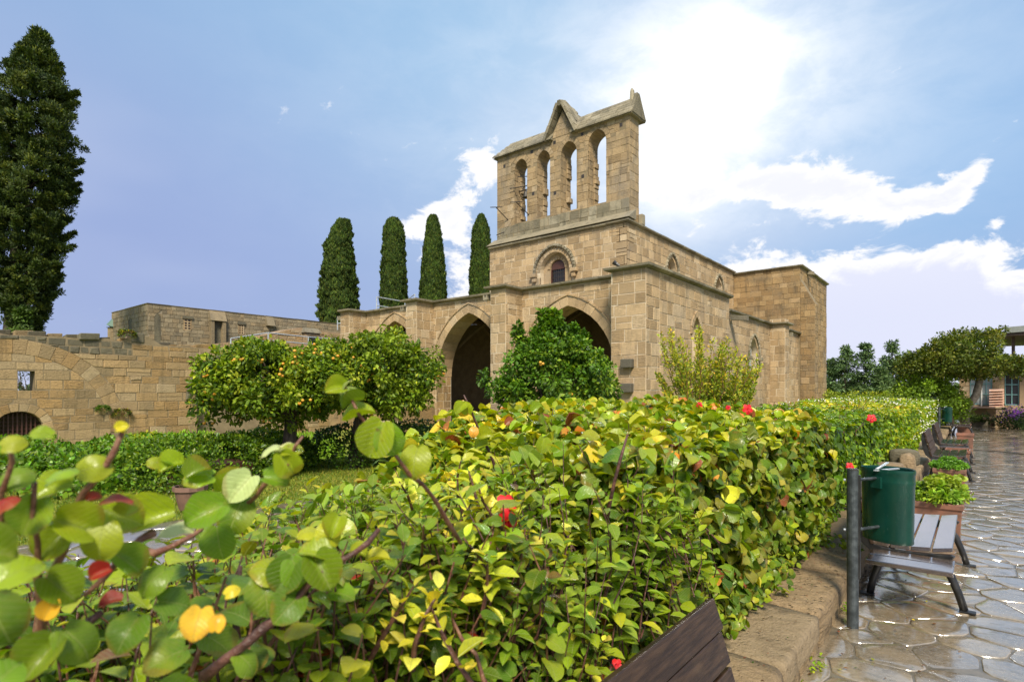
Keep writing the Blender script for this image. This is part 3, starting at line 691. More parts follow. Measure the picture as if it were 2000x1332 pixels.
for s_ in (-1, 1):
    a = Vector((-17.5+s_*.07, 25.5, 17.30)); b = Vector((-17.5+s_*.98, 25.5, 15.50)); th = .16
    nn = Vector((s_*(17.30-15.50), 0, .96)).normalized()*th
    for r_ in range(5):
        for k in range(4):
            y0 = 25.5+1.72*k/4; y1 = 25.5+1.72*(k+1)/4
            if k == 3 and r_ == 0: continue
            p0 = a.lerp(b, r_/5+.004); p1 = a.lerp(b, (r_+1)/5-.004); dn = random.uniform(-.015, .02)
            v = []
            for q in (p0, p1):
                for y in (y0+.004, y1-.004):
                    for off in (0, 1): v.append(Vector((q.x, y, q.z))+nn*(off*(1+dn*6)-.0))
            mb.add(v, [(0, 2, 3, 1), (4, 5, 7, 6), (0, 1, 5, 4), (2, 6, 7, 3), (1, 3, 7, 5), (0, 4, 6, 2)])
mb.build('cross_gable_slabs', 'coping', church, kind='stuff')
mb = MB(); mb.tube([(-17.5, 25.5, 17.30), (-17.5, 26.0, 17.42), (-17.48, 26.6, 17.30), (-17.4, 27.1, 17.22)], [.16, .2, .17, .14], 6); mb.build('gable_ridge', 'coping', church)
mb = MB(); mb.add([(-13.42, 25.7, 15.6), (-13.2, 25.7, 15.6), (-13.2, 27.2, 15.6), (-13.42, 27.2, 15.6), (-13.4, 26.3, 16.78), (-13.25, 26.3, 16.78), (-13.25, 26.56, 16.78), (-13.4, 26.56, 16.78)],
                  [(0, 3, 2, 1), (0, 1, 5, 4), (1, 2, 6, 5), (2, 3, 7, 6), (3, 0, 4, 7), (4, 5, 6, 7)])
mb.build('end_gable', 'coping', church)
mb = MB(); mb.tube([(-13.6, 26.42, 16.5), (-13.6, 26.42, 17.0), (-13.62, 26.42, 17.12)], [.14, .11, .05], 7); mb.build('finial', 'coping', church)
mb = MB(); mb.box(-13.42, -13.2, 26.75, 27.1, 10.2, 10.75); mb.build('belfry_foot', 'coping', church, bevel=.03)
# gargoyles and water spouts
def spout(p, d, ln, name='water_spout', mat='coping'):
    d = Vector(d); s_ = Vector((-d.y, d.x, 0)); mb = MB(); c = Vector(p)
    a0 = c; a1 = c+d*ln+Vector((0, 0, -.08))
    for k, (sx, z0, z1) in enumerate(((.15, -.15, .10),)):
        v = []
        for q, w2 in ((a0, .17), (a0.lerp(a1, .55), .15), (a1, .11)):
            v += [q+s_*w2+Vector((0, 0, -.14)), q-s_*w2+Vector((0, 0, -.14)), q-s_*w2*1.1+Vector((0, 0, .08)), q-s_*w2*.45+Vector((0, 0, .08)), q-s_*w2*.4+Vector((0, 0, -.03)), q+s_*w2*.4+Vector((0, 0, -.03)), q+s_*w2*.45+Vector((0, 0, .08)), q+s_*w2*1.1+Vector((0, 0, .08))]
        f = []
        for i in range(2):
            for j in range(8): f.append((i*8+j, i*8+(j+1) % 8, (i+1)*8+(j+1) % 8, (i+1)*8+j))
        f += [tuple(range(7, -1, -1)), tuple(range(16, 24))]; mb.add(v, f)
    return mb.build(name, mat, church)
for x in (-27.5, -22.1, -16.55): spout((x, 19.6, 5.86), (0, -1, 0), 1.15)
spout((-9.0, 27.6, 5.2), (1, 0, 0), .75); spout((-9.0, 36.0, 5.1), (1, 0, 0), .75); spout((-9.0, 43.2, 9.85), (1, 0, 0), .45)
mb = MB(); mb.tube([(-10.3, 19.0, 6.34), (-10.42, 18.95, 6.42), (-10.5, 18.9, 6.5)], [.05, .07, .09], 8); mb.build('floodlight', 'black_iron', church)
# bell
mb = MB(); bx, by, bz = -20.32, 26.25, 13.0
prof = [(.0, .36), (.10, .34), (.14, .26), (.15, .12), (.19, .02), (.23, -.05), (.21, -.05), (.0, .05)]
v = []; f = []; n = 16
for r_, z in prof:
    for k in range(n): v.append((bx+r_*math.cos(2*math.pi*k/n), by+r_*math.sin(2*math.pi*k/n), bz+z))
for i in range(len(prof)-1):
    for k in range(n): f.append((i*n+k, i*n+(k+1) % n, (i+1)*n+(k+1) % n, (i+1)*n+k))
mb.add(v, f); bell = mb.build('bell', 'bronze', church, smooth=True)
mb = MB(); mb.tube([(-20.9, by, bz+.42), (-19.9, by, bz+.42)], .035, 6); mb.build('headstock', 'dark_metal', bell)
mb = MB(); mb.tube([(bx-.25, by, bz+.42), (bx-.2, by, bz+.62), (bx+.15, by, bz+.66), (bx+.25, by, bz+.42)], .03, 6); mb.build('yoke', 'dark_metal', bell)
for pts in ([(-22.0, 25.0, 12.42), (-21.35, 25.3, 12.38)], [(-21.7, 25.15, 12.4), (-21.35, 25.84, 11.75)], [(-20.5, 25.0, 12.4), (-19.85, 25.3, 12.38)], [(-20.2, 25.15, 12.4), (-19.8, 25.84, 11.75)], [(-21.1, 25.7, 13.5), (-20.2, 25.8, 13.45)], [(-20.6, 25.8, 14.1), (-20.1, 26.1, 14.1)], [(-21.6, 25.1, 10.75), (-21.0, 25.05, 10.8)]):
    mb = MB(); mb.tube(pts, .028, 5); mb.build('iron_bracket', 'dark_metal', church)
mb = MB(); mb.tube([(-20.1, 25.3, 12.3), (-20.9, 25.5, 11.4), (-21.7, 25.75, 10.9)], .008, 4); mb.build('bell_cable', 'dark_metal', church)
MS.emit()

# ------------------------------------------------------------------ ruined cloister wall
RX = -27.3
ruin = thing('ruined_wall', 'long weathered cloister wall of ochre stone with barred gateway and old blocked arch', 'wall', loc=(RX, 6, 0))
MR = Masonry(300)
GC, GW = 4.78, .72
gate = archpoly(GC, GW, GZ, .25, .92, 7); win_ = rect(4.74, 5.23, 1.69, 2.42)
AC, AH, AT = 4.6, 3.05, .55; AZS, AZA = .0, 3.05
hood = archpoly(12.55, 1.6, GZ, 1.3, 2.95, 8)
topl = [(-9, 3.7)]+[(y*.5, 3.75+.12*noise.noise(Vector((y*.7, 3, 1)))+(.28 if 8.2 < y*.5 < 9.2 else 0)-(.10 if y*.5 > 9.2 else 0)) for y in range(-16, 50)]+[(25, 3.6)]
rw = slab(SOUTH(RX), [(-9, GZ)]+[(25, GZ)]+list(reversed(topl)), [gate, win_, hood], .8, 'wall_core', 'dull_mortar', ruin)
inner_a = archpoly(AC, AH, GZ, AZS, AZA, 9); outer_a = archpoly(AC, AH, AZS, AZS, AZA, 9, AT)
ghole = [rect(GC-GW, GC+GW, GZ, .25), archpoly(GC, GW, .25, .25, .92, 7, .3)]
hh2 = [rect(12.55-1.6, 12.55+1.6, GZ, 1.3), archpoly(12.55, 1.6, 1.3, 1.3, 2.95, 8, .42)]
MR.add(courses(-8, 25, GZ, 3.15, .36, (.4, 1.0), g=.014, ragged=.012, holes=[rect(AC-AH-AT, AC+AH+AT, GZ, AZS), outer_a]+hh2), SOUTH(RX), rw, 'ruin_stone', var=.022, bev=.02)
tf = lambda q: (random.random(), .62+.38*random.random(), random.random()*.6, 1)
MR.add(courses(-8, 8.4, 3.15, 3.72, .27, (.3, .6), g=.03, ragged=.02, holes=[outer_a]), SOUTH(RX), rw, 'dark_stone', var=.03, bev=.025)
MR.add(courses(8.4, 25, 3.15, 3.62, .25, (.4, .9), g=.022, ragged=.015), SOUTH(RX), rw, 'ruin_stone', var=.02, bev=.02)
MR.add(courses(AC-AH, AC+AH, GZ, AZA, .34, (.35, .85), g=.018, ragged=.01, within=inner_a, holes=ghole+[win_]), SOUTH(RX), rw, 'ruin_stone', proud=-.0, var=.012, bev=.015)
MR.add(voussoirs(AC, AH, AZS, AZA, AT*.98, 13, .008), SOUTH(RX), rw, 'ruin_stone', proud=.014, bev=.01)
MR.add(voussoirs(GC, GW, .25, .92, .3, 5, .012), SOUTH(RX), rw, 'ruin_stone', back=-.6)
MR.add(voussoirs(12.55, 1.62, 1.3, 2.97, .3, 9, .012), SOUTH(RX), rw, 'limestone', back=-.5)
MR.add(voussoirs(12.55, 1.95, 1.3, 3.32, .13, 11, .006), SOUTH(RX), rw, 'dark_stone', proud=.16, bev=.05)
MR.add(courses(10.95, 14.2, GZ, 3.2, .36, (.4, .9)), SOUTH(RX-.5), rw, 'limestone_brown_shaded')
mb = MB(); mb.box(RX-.8, RX-.45, 10.8, 14.3, GZ, 3.3); mb.build('blocking_wall', 'dull_mortar', ruin)
mb = MB(); mb.box(RX-1.5, RX-1.2, 2.5, 7, GZ, 1.35); mb.build('passage_back', 'plaster_shade_tone', ruin)
for k in range(46):      # rubble along the broken top
    y = -6+k*.52+random.uniform(-.15, .15)
    if 0 < y < 18:
        mb = MB(); s_ = random.uniform(.12, .26); zt = 3.72 if y < 8.4 else 3.58
        mb.obox((RX-.3+random.uniform(-.2, .2), y, zt+s_*.35), (s_*.9, .02, .03), (-.03, s_*1.3, .02), (.02, .0, s_*.5)); mb.build('rubble_stone', random.choice(['ruin_stone', 'dark_stone', 'ruin_stone']), ruin, bevel=.03)
mb = MB(); mb.box(RX-.5, RX+.03, 8.35, 8.85, 3.7, 4.12); mb.build('stub_block', 'dark_stone', ruin, bevel=.04)
gt = thing('barred_gate', 'dark crossed-bar gate closing the low arched gateway in the ruined wall', 'gate', loc=(RX-.3, GC, GZ))
for k in range(-5, 6):
    y = GC+k*.13; mb = MB(); mb.box(RX-.33, RX-.29, y-.022, y+.022, GZ, .25+math.sqrt(max(0, .68**2-(y-GC)**2))*.95); mb.build('upright_bar', 'window_wood', gt)
for k in range(14):
    z = GZ+.1+k*.145
    if z < .85:
        hw_ = GW if z < .25 else math.sqrt(max(.01, .7**2-(z-.25)**2)); mb = MB(); mb.box(RX-.36, RX-.335, GC-hw_, GC+hw_, z-.02, z+.02); mb.build('cross_bar', 'window_wood', gt)
MR.emit()

# ------------------------------------------------------------------ far monastery hall
FX = -38
hall = thing('monastery_hall', 'flat topped grey-brown stone hall with small grated windows beyond the ruined wall', 'building', loc=(FX, 18, 0))
MF = Masonry(300)
mb = MB(); mb.box(-44.4, FX, 12.5, 30, GZ, 6.85); hc = mb.build('hall_core', 'grey_mortar', hall)
hw = [rect(14.48, 14.88, 5.5, 6.15), rect(17.85, 18.17, 5.5, 6.1)]
lans = [archpoly(13.02, .17, 4.5, 6.0, 6.35, 4), archpoly(16.45, .24, 4.2, 5.85, 6.25, 4)]
MF.add(courses(12.5, 26, 3.4, 6.8, .27, (.22, .5), g=.018, holes=hw+lans), SOUTH(FX), hc, 'far_stone', proud=.03, var=.012)
MF.add(courses(-44.4, FX, 3.4, 6.8, .27, (.22, .5), g=.018, holes=[archpoly(-40.9, .3, 5, 5.9, 6.25, 4)]), WEST(12.5), hc, 'far_stone', proud=.03, var=.012)
MF.emit()
for q in hw:
    (u0, z0), (u1, z1) = q[0], q[2]
    mb = MB(); mb.box(FX-.02, FX+.012, u0, u1, z0, z1); wn = mb.build('grated_window', 'dark_glass', hall)
    for i in range(5):
        mb = MB(); u = u0+(u1-u0)*i/4 if False else u0; z = z0+(z1-z0)*i/4; mb.box(FX+.012, FX+.05, u0, u1, z-.03, z+.03); mb.build('grate_bar', 'limestone', wn)
    for i in range(3):
        mb = MB(); u = u0+(u1-u0)*i/2; mb.box(FX+.014, FX+.052, u-.03, u+.03, z0, z1); mb.build('grate_bar', 'limestone', wn)
    mb = MB(); mb.box(FX, FX+.12, u0-.1, u1+.1, z1+.03, z1+.2); mb.build('lintel', 'dark_stone', hall)
for q in lans:
    mb = MB(); mb.prism(q, SOUTH(FX), .015, -.01); mb.build('lancet_niche', 'dark_stone', hall)
mb = MB(); mb.prism(archpoly(-40.9, .3, 5, 5.9, 6.25, 4), WEST(12.5), .015, -.01); mb.build('lancet_niche', 'dark_stone', hall)
for (a, b, z1) in ((15.98, 16.2, 6.25), (16.7, 16.92, 6.25)):
    mb = MB(); mb.box(FX, FX+.3, a, b, 3.4, z1); mb.build('pilaster', 'far_stone', hall, bevel=.02)
for (a, b) in ((15.95, 16.95), (19.7, 20.25)):
    mb = MB(); mb.add([(FX, a, 6.2), (FX+.36, a, 6.2), (FX+.36, b, 6.2), (FX, b, 6.2), (FX, a, 6.84), (FX+.04, a, 6.84), (FX+.04, b, 6.84), (FX, b, 6.84)], [(0, 3, 2, 1), (0, 1, 5, 4), (1, 2, 6, 5), (2, 3, 7, 6), (4, 5, 6, 7), (0, 4, 7, 3)]); mb.build('sloped_cap', 'far_stone', hall)
cornice([(-44.4, 12.5), (FX, 12.5), (FX, 30)], 6.83, hall, proj=.04, h=.07, back=.5, rise=.03, piece=1.2, mat='far_stone')
mb = MB(); mb.tube([(-44.4, 12.6, GZ), (-44.4, 12.6, 5.9)], .35, 8); mb.build('corner_turret', 'far_stone', hall)
mb = MB(); mb.tube([(-44.4, 12.6, 5.9), (-44.4, 12.6, 6.0), (-44.2, 12.7, 6.75)], [.45, .42, .04], 8); mb.build('turret_cap', 'green_roof', hall)

# terrace block with railing between hall and porch
ter = thing('terrace_block', 'low broken ochre wall with a small dark hatch behind the orange tree', 'wall', loc=(-31, 18, 0))
MT = Masonry(80)
tb = slab(SOUTH(-31), [(13.5, GZ), (23.5, GZ), (23.5, 5.35), (19.2, 5.35), (18.2, 5.45), (17.2, 5.2), (15.2, 4.5), (13.5, 4.2)], [], 1.5, 'terrace_core', 'render_wall', ter)
MT.add(courses(13.5, 23.4, 3.0, 5.4, .22, (.2, .5), g=.02, ragged=.01, within=[(13.5, 3), (23.5, 3), (23.5, 5.3), (17.5, 5.25), (13.5, 4.15)]), SOUTH(-31), tb, 'ruin_stone', var=.02)
MT.emit()
mb = MB(); mb.box(-30.98, -30.6, 18.35, 19.25, 4.2, 5.15); mb.build('hatch_surround', 'limestone', ter, bevel=.02)
mb = MB(); mb.box(-30.6, -30.57, 18.5, 19.1, 4.3, 4.95); mb.build('hatch', 'black_iron', ter)
mb = MB(); mb.add([(-31, 18.25, 5.15), (-30.5, 18.25, 5.15), (-30.5, 19.35, 5.15), (-31, 19.35, 5.15), (-31, 18.35, 5.45), (-30.8, 18.35, 5.45), (-30.8, 19.25, 5.45), (-31, 19.25, 5.45)], [(0, 3, 2, 1), (0, 1, 5, 4), (1, 2, 6, 5), (2, 3, 7, 6), (4, 5, 6, 7), (0, 4, 7, 3)]); mb.build('hatch_cap', 'coping', ter)
def railing(label, pts, h=1.0, slope=None):
    r = thing('railing', label, 'railing', 'steel railings round the terraces', loc=pts[0])
    P = [Vector(p) for p in pts]
    for k in (1.0, .5):
        mb = MB(); mb.tube([p+Vector((0, 0, h*k)) for p in P], .03, 6); mb.build('rail', 'rail_steel', r)
    for p in P: mb = MB(); mb.tube([p, p+Vector((0, 0, h))], .03, 6); mb.build('post', 'rail_steel', r)
railing('pale steel railing climbing beside the low broken ochre wall', [(-29.8, 13.6, 3.6), (-29.8, 15.6, 4.05), (-29.8, 18, 4.0), (-29.8, 21, 4.0)], .8)
railing('short pale steel railing at the left end of the church porch', [(-29.3, 19.6, 5.3), (-28.4, 20.3, 5.45), (-27.8, 21, 5.45)], .75)
railing('blue-grey steel railing on the porch roof between the first two cypresses', [(-26.9, 20.6, 6.14), (-27.0, 22.8, 6.14), (-24.5, 21.4, 6.14)], 1.0)

# ------------------------------------------------------------------ foliage
def T_round():      # heart-shaped blade, cupped along the midrib; x lateral, y along
    o = [(0, 0), (.20, -.10), (.42, .0), (.54, .22), (.55, .46), (.45, .70), (.27, .89), (0, 1.0)]
    o = o+[(-x, y) for x, y in reversed(o[1:-1])]
    mid = [(0, .25), (0, .55), (0, .8)]; V = []
    for x, y in o: V.append((x, y, .16*abs(x)+.10*math.sin(y*2.6)-.10*y*y+.03*math.sin(9*x+5*y)))
    for x, y in mid: V.append((x, y, .10*math.sin(y*2.6)-.10*y*y-.02))
    n = len(o); a, b, c = n, n+1, n+2
    F = [(0, 1, a), (1, 2, a), (2, 3, a), (3, b, a), (3, 4, b), (4, 5, b), (5, c, b), (5, 6, c), (6, 7, c), (7, 8, c), (8, 9, c), (9, b, c), (9, 10, b), (10, 11, b), (11, a, b), (11, 12, a), (12, 13, a), (13, 0, a)]
    return np.array(V), np.array(F)
def T_lance(wd=.30, fold=.4, curl=.5):
    o = [(0, 0), (wd*.6, .15), (wd, .42), (wd*.72, .72), (0, 1.0)]; o = o+[(-x, y) for x, y in reversed(o[1:-1])]
    V = [(x, y, fold*abs(x)+curl*(.25*y-y*y*.5)) for x, y in o]+[(0, .42, curl*(.105-.088)), (0, .74, curl*(.185-.27))]
    F = [(0, 1, 8), (1, 2, 8), (2, 3, 9), (2, 9, 8), (3, 4, 9), (4, 5, 9), (5, 6, 9), (6, 8, 9), (6, 7, 8), (7, 0, 8)]
    return np.array(V), np.array(F)
def T_small(wd=.3): return np.array([(0, 0, 0), (wd, .5, .12), (0, 1, -.05), (-wd, .5, .12)]), np.array([(0, 1, 2), (0, 2, 3)])
def T_bent(wd=.32): return np.array([(0, 0, 0), (wd, .35, .1), (wd*.6, .75, .02), (0, 1, -.12), (-wd*.6, .75, .02), (-wd, .35, .1)]), np.array([(0, 1, 5), (1, 2, 4), (1, 4, 5), (2, 3, 4)])
def T_heart(seed, fold, cup, wave, rows=9, nc=7):
    rd_ = random.Random(seed); V = []; F = []; colsn = [-1+2*i/(nc-1) for i in range(nc)]
    for j in range(rows):
        t = j/(rows-1); y = t; w_ = .50*math.sin(math.pi*min(1, (t+.16)/1.16))**.62*(1 if t < .98 else 0)
        for u in colsn:
            x = u*w_; back = -.13*(1-t)**3*abs(math.sin(u*math.pi*.75)) if t < .5 else 0
            z = fold*abs(x)+cup*(math.sin(y*2.4)*.35-y*y*.32)+wave*math.sin(9*y+3*u+seed)*abs(u)**2*.5
            V.append((x+(rd_.uniform(-.008, .008) if abs(u) == 1 else 0), y+back, z))
    n = len(colsn)
    for j in range(rows-1):
        for i in range(n-1): a = j*n+i; F += [(a, a+1, a+n+1), (a, a+n+1, a+n)]
    return np.array(V), np.array(F)
HEDGE_L = [T_heart(5, .35, .5, .06, 5, 5), T_heart(6, .9, .35, .06, 5, 5), T_heart(7, -.15, .9, .12, 5, 5)]
HEARTS = [T_heart(1, .25, .5, .05), T_heart(2, .75, .3, .06), T_heart(3, -.2, .9, .10), T_heart(4, 1.3, .4, .04)]
ROUND, LANCE, SMALL, BENT, NEEDLE = T_round(), T_lance(), T_small(), T_bent(), T_small(.12)
def norm(a): return a/np.maximum(np.linalg.norm(a, axis=1, keepdims=True), 1e-6)
def leaves(name, P, D, Nn, S, C, T, mat, parent=None, kind='stuff', smooth=False):
    """P positions, D blade directions, Nn blade normals, S sizes, C colours, one template T; one mesh"""
    P, D, Nn, C = (np.asarray(a, float) for a in (P, D, Nn, C)); S = np.asarray(S, float)
    off = rel(parent) if parent is not None else Vector((0, 0, 0))
    D = norm(D); Rr = norm(np.cross(D, Nn)); Nn = np.cross(Rr, D)
    tv, tf = T; n, m, k = len(P), len(tv), len(tf)
    V = P[:, None, :]+S[:, None, None]*(tv[None, :, 0:1]*Rr[:, None, :]+tv[None, :, 1:2]*D[:, None, :]+tv[None, :, 2:3]*Nn[:, None, :])
    V = V.reshape(-1, 3)-np.array(off); F = (tf[None]+(np.arange(n)*m)[:, None, None]).reshape(-1)
    me = bpy.data.meshes.new(name); me.vertices.add(n*m); me.vertices.foreach_set('co', V.ravel().astype(np.float32))
    me.loops.add(n*k*3); me.loops.foreach_set('vertex_index', F.astype(np.int32)); me.polygons.add(n*k)
    me.polygons.foreach_set('loop_start', (np.arange(n*k)*3).astype(np.int32)); me.update(calc_edges=True)
    if smooth: me.polygons.foreach_set('use_smooth', np.ones(n*k, bool))
    a = me.attributes.new('col', 'FLOAT_COLOR', 'POINT'); cc = np.concatenate([np.repeat(C, m, 0), np.ones((n*m, 1))], 1); a.data.foreach_set('color', cc.ravel().astype(np.float32))
    if mat == 'broad_leaf':
        uvl = me.uv_layers.new(name='UVMap'); uv = np.tile(tv[:, :2], (n, 1))[F]; uvl.data.foreach_set('uv', uv.ravel().astype(np.float32))
    me.materials.append(MATS[mat]); me.validate(); o = bpy.data.objects.new(name, me); link(o, parent)
    if kind: o['kind'] = kind
    return o
def multi(fn, T, P, *arrs):
    if isinstance(T, tuple): return None
    pk = rng.choice(len(T), len(P))
    for q in range(len(T)): m_ = pk == q; fn(T[q], m_, P[m_], *[a[m_] for a in arrs])
    return True
def rvec(n): return norm(rng.normal(size=(n, 3)))
def palette(n, cols, probs, jit=.18):
    cols = np.array(cols); p = np.array(probs, float); p /= p.sum(); i = rng.choice(len(cols), n, p=p); c = cols[i]
    return np.clip(c*(1+rng.normal(size=(n, 1))*jit)*(1+rng.normal(size=(n, 3))*jit*.35), .003, .9)
G = dict(deep=(.030,.065,.008), dark=(.05,.105,.009), mid=(.09,.17,.010), green=(.15,.25,.012), lime=(.27,.36,.014), ylime=(.41,.42,.020), yellow=(.66,.52,.035), orange=(.62,.22,.03), rust=(.25,.06,.02), red=(.30,.02,.015), brown=(.14,.07,.03))

def split_big(P, D, Nn, S, C, T, mat, parent, limit, name='leaf'):
    """the leaves that show largest become parts of their own, sharing a few meshes; the rest is one part"""
    pj = [project(p) for p in P]
    sz = np.array([(S[i]/pj[i][2] if pj[i] and 0 < pj[i][0] < 2000 and 0 < pj[i][1] < 1332 and pj[i][2] > .2 else 0) for i in range(len(P))])
    order = np.argsort(-sz)[:limit]; mask = np.ones(len(P), bool); mask[order] = False
    off = rel(parent); pool = {}
    D2 = norm(np.asarray(D)); R2 = norm(np.cross(D2, Nn)); N2 = np.cross(R2, D2)
    for i in order:
        key = tuple(np.round(np.asarray(C[i])*12).astype(int))
        if key not in pool:
            z3 = np.zeros((1, 3)); tmp = leaves(name, z3, [[0, 1, 0]], [[0, 0, 1]], [1.0], [C[i]], T, mat, None, None, True)
            pool[key] = tmp.data; bpy.data.objects.remove(tmp)
        o = bpy.data.objects.new(name, pool[key]); link(o, parent)
        m = Matrix(((R2[i][0]*S[i], D2[i][0]*S[i], N2[i][0]*S[i], P[i][0]-off.x), (R2[i][1]*S[i], D2[i][1]*S[i], N2[i][1]*S[i], P[i][1]-off.y), (R2[i][2]*S[i], D2[i][2]*S[i], N2[i][2]*S[i], P[i][2]-off.z), (0, 0, 0, 1)))
        o.matrix_basis = m
    if mask.any(): leaves('foliage', P[mask], D[mask], Nn[mask], S[mask], C[mask], T, mat, parent, 'stuff', True)

def top_h(x, y):
    b = noise.noise(Vector((x*1.1, y*1.1, 4)))*.05+noise.noise(Vector((x*4, y*4, 2)))*.04
    back = min(1, max(0, (-1.1-x)/1.6))
    if y > 6.3: return 1.29+.10*back+b*.8
    t = min(1, max(0, (y-1.6)/1.4)); t = t*t*(3-2*t)
    hi = 1.36+.17*back; lo = 1.36-.34*back
    return lo+(hi-lo)*t+b*(1.3-.3*t)
def hedge_mass(parent, y0, y1, x0, x1, zb, n_face, n_top, n_in, size, pal, prob, T, mat, big=0, top_boost=.0, ends=(False, False), face_shade_pal=None, jx=.15):
    P = []; D = []; Nn = []; top = []
    for _ in range(n_face):
        y = random.uniform(y0, y1); hh = top_h(x1, y); z = zb+(hh-zb)*random.random()
        if noise.noise(Vector((y*2.6, z*3.2, 31))) < -.16 and random.random() < .8: continue
        bulge = .10*noise.noise(Vector((y*2.2, z*2.5, 9)))+.05*math.sin(min(1, (z-zb)/(hh-zb))*math.pi)
        x = x1+bulge-abs(random.gauss(0, jx)); P.append((x, y, z))
        nn = Vector((1, random.gauss(0, .55), random.gauss(.35, .45))); d = Vector((random.gauss(.25, .3), random.gauss(0, .6), random.gauss(-.6, .5)))
        Nn.append(nn); D.append(d); top.append((z-zb)/(hh-zb)*.6)
    for _ in range(n_top):
        y = random.uniform(y0, y1); x = random.uniform(x0, x1+.04); hh = top_h(x, y)
        if noise.noise(Vector((x*3.4, y*3.4, 77))) < -.22 and random.random() < .75: continue
        z = hh-abs(random.gauss(0, .055))+(.05*random.random() if random.random() < .3 else 0)
        P.append((x, y, z)); Nn.append(Vector((random.gauss(0, .5), random.gauss(0, .5), 1))); D.append(Vector((random.gauss(0, 1), random.gauss(0, 1), random.gauss(.0, .35)))); top.append(1)
    for _ in range(n_in):
        y = random.uniform(y0, y1); x = random.uniform(x0, x1-.1); hh = top_h(x, y); z = zb+(hh-zb-.1)*random.random()
        P.append((x, y, z)); Nn.append(Vector(rvec(1)[0])); D.append(Vector(rvec(1)[0])); top.append(.1)
    for k, e in enumerate(ends):
        if e:
            yy = (y0, y1)[k]
            for _ in range(e):
                x = random.uniform(x0, x1); hh = top_h(x, yy); z = random.uniform(zb, hh); P.append((x, yy+random.gauss(0, .06), z)); Nn.append(Vector((random.gauss(0, .5), -1 if k == 0 else 1, .4))); D.append(Vector((random.gauss(0, .6), 0, -.6))); top.append(.4)
    P = np.array(P); D = np.array([tuple(v) for v in D]); Nn = np.array([tuple(v) for v in Nn]); top = np.array(top); n = len(P)
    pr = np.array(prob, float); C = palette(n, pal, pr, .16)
    if face_shade_pal is not None: C2 = palette(n, *face_shade_pal); C = np.where((top < .75)[:, None], C2, C)  # darker palette below the top: side shade painted into the leaf colours
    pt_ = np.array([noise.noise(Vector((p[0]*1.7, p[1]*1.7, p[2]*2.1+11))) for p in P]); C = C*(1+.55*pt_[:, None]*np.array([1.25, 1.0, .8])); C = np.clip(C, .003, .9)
    S = size*np.clip(rng.normal(1, .27, n), .4, 1.6)
    if isinstance(T, list):
        pk = rng.choice(len(T), n)
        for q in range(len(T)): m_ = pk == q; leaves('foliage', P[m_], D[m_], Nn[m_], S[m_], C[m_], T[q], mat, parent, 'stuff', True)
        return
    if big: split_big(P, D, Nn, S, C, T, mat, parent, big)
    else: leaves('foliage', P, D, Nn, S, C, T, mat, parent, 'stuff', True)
def branches(parent, spots, mat='dark_twig', r0=.008, name='branches', kind='stuff'):
    mb = MB()
    for (p, q, r) in spots:
        p = Vector(p); q = Vector(q); L_ = (q-p).length; pts = [p]
        for t in (.33, .66): pts.append(p.lerp(q, t)+Vector([random.gauss(0, .05*L_) for _ in range(3)]))
        pts.append(q); mb.tube(pts, [r, r*.85, r*.65, r*.35], 5)
    return mb.build(name, mat, parent, kind=kind)

# hedge, first stretch (round-leaved, clipped), with loose flowering shrubs at its near end
hedge = thing('clipped_hedge', 'clipped round-leaved hedge with yellowing top beside the low kerb wall, behind the near bench', 'hedge', loc=(-1.9, 4, .2))
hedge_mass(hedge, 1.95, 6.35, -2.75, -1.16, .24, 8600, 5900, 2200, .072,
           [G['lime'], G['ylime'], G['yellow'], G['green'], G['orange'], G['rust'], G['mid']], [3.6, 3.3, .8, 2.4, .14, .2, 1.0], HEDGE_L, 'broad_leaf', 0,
           face_shade_pal=([G['green'], G['mid'], G['lime'], G['ylime'], G['dark'], G['yellow'], G['orange'], G['rust'], (.20, .21, .02)], [2.8, 3.6, .9, .45, 1.8, .15, .08, .14, 3.0], .22))
sp = []
for _ in range(120):
    x, y = random.uniform(-2.7, -1.45), random.uniform(1.9, 6.3); sp.append(((x, y, .3), (x+random.gauss(0, .25), y+random.gauss(0, .3), top_h(x, y)-.12), .006))
for _ in range(170):
    x, y = random.uniform(-2.3, -1.15), random.uniform(1.9, 6.3); h = top_h(x, y); sp.append(((x, y, h-.25), (x+random.gauss(0, .05), y+random.gauss(0, .05), h+random.uniform(.0, .07)), .005))
branches(hedge, sp)
mb = MB(); mb.box(-2.55, -1.50, 2.3, 6.2, .2, 1.08); mb.build('dark_core_fill', 'dark_twig', hedge)  # solid dark core added so gaps between the leaves look shaded

# second and third stretch: leafier hibiscus hedge with red flowers
hedge2 = thing('hibiscus_hedge', 'fresh green hibiscus hedge with red flowers between bin and far benches', 'hedge', loc=(-1.9, 9, .2))
hedge_mass(hedge2, 6.35, 11.2, -2.8, -1.22, .25, 7000, 5200, 800, .075, [G['green'], G['mid'], G['lime'], G['ylime']], [4, 3, 1.8, .8], BENT, 'hedge_leaf', 0,
           face_shade_pal=([G['mid'], G['green'], G['dark'], G['lime']], [4, 3, 2.5, .9], .2), jx=.14)
hedge_mass(hedge2, 11.2, 17.6, -2.9, -1.12, .25, 8000, 6500, 0, .066, [G['lime'], G['ylime'], G['yellow'], G['green'], G['orange']], [3, 3.5, 1.6, 2, .2], BENT, 'hedge_leaf', 0, ends=(900, 900),
           face_shade_pal=([G['green'], G['lime'], G['mid'], G['ylime']], [4, 2.4, 2.5, 1], .2))
mb = MB(); mb.box(-2.6, -1.55, 6.4, 17.3, .2, 1.02); mb.build('dark_core_fill', 'dark_twig', hedge2)  # dark box added inside, stands for the hedge's inner shade
sp = []
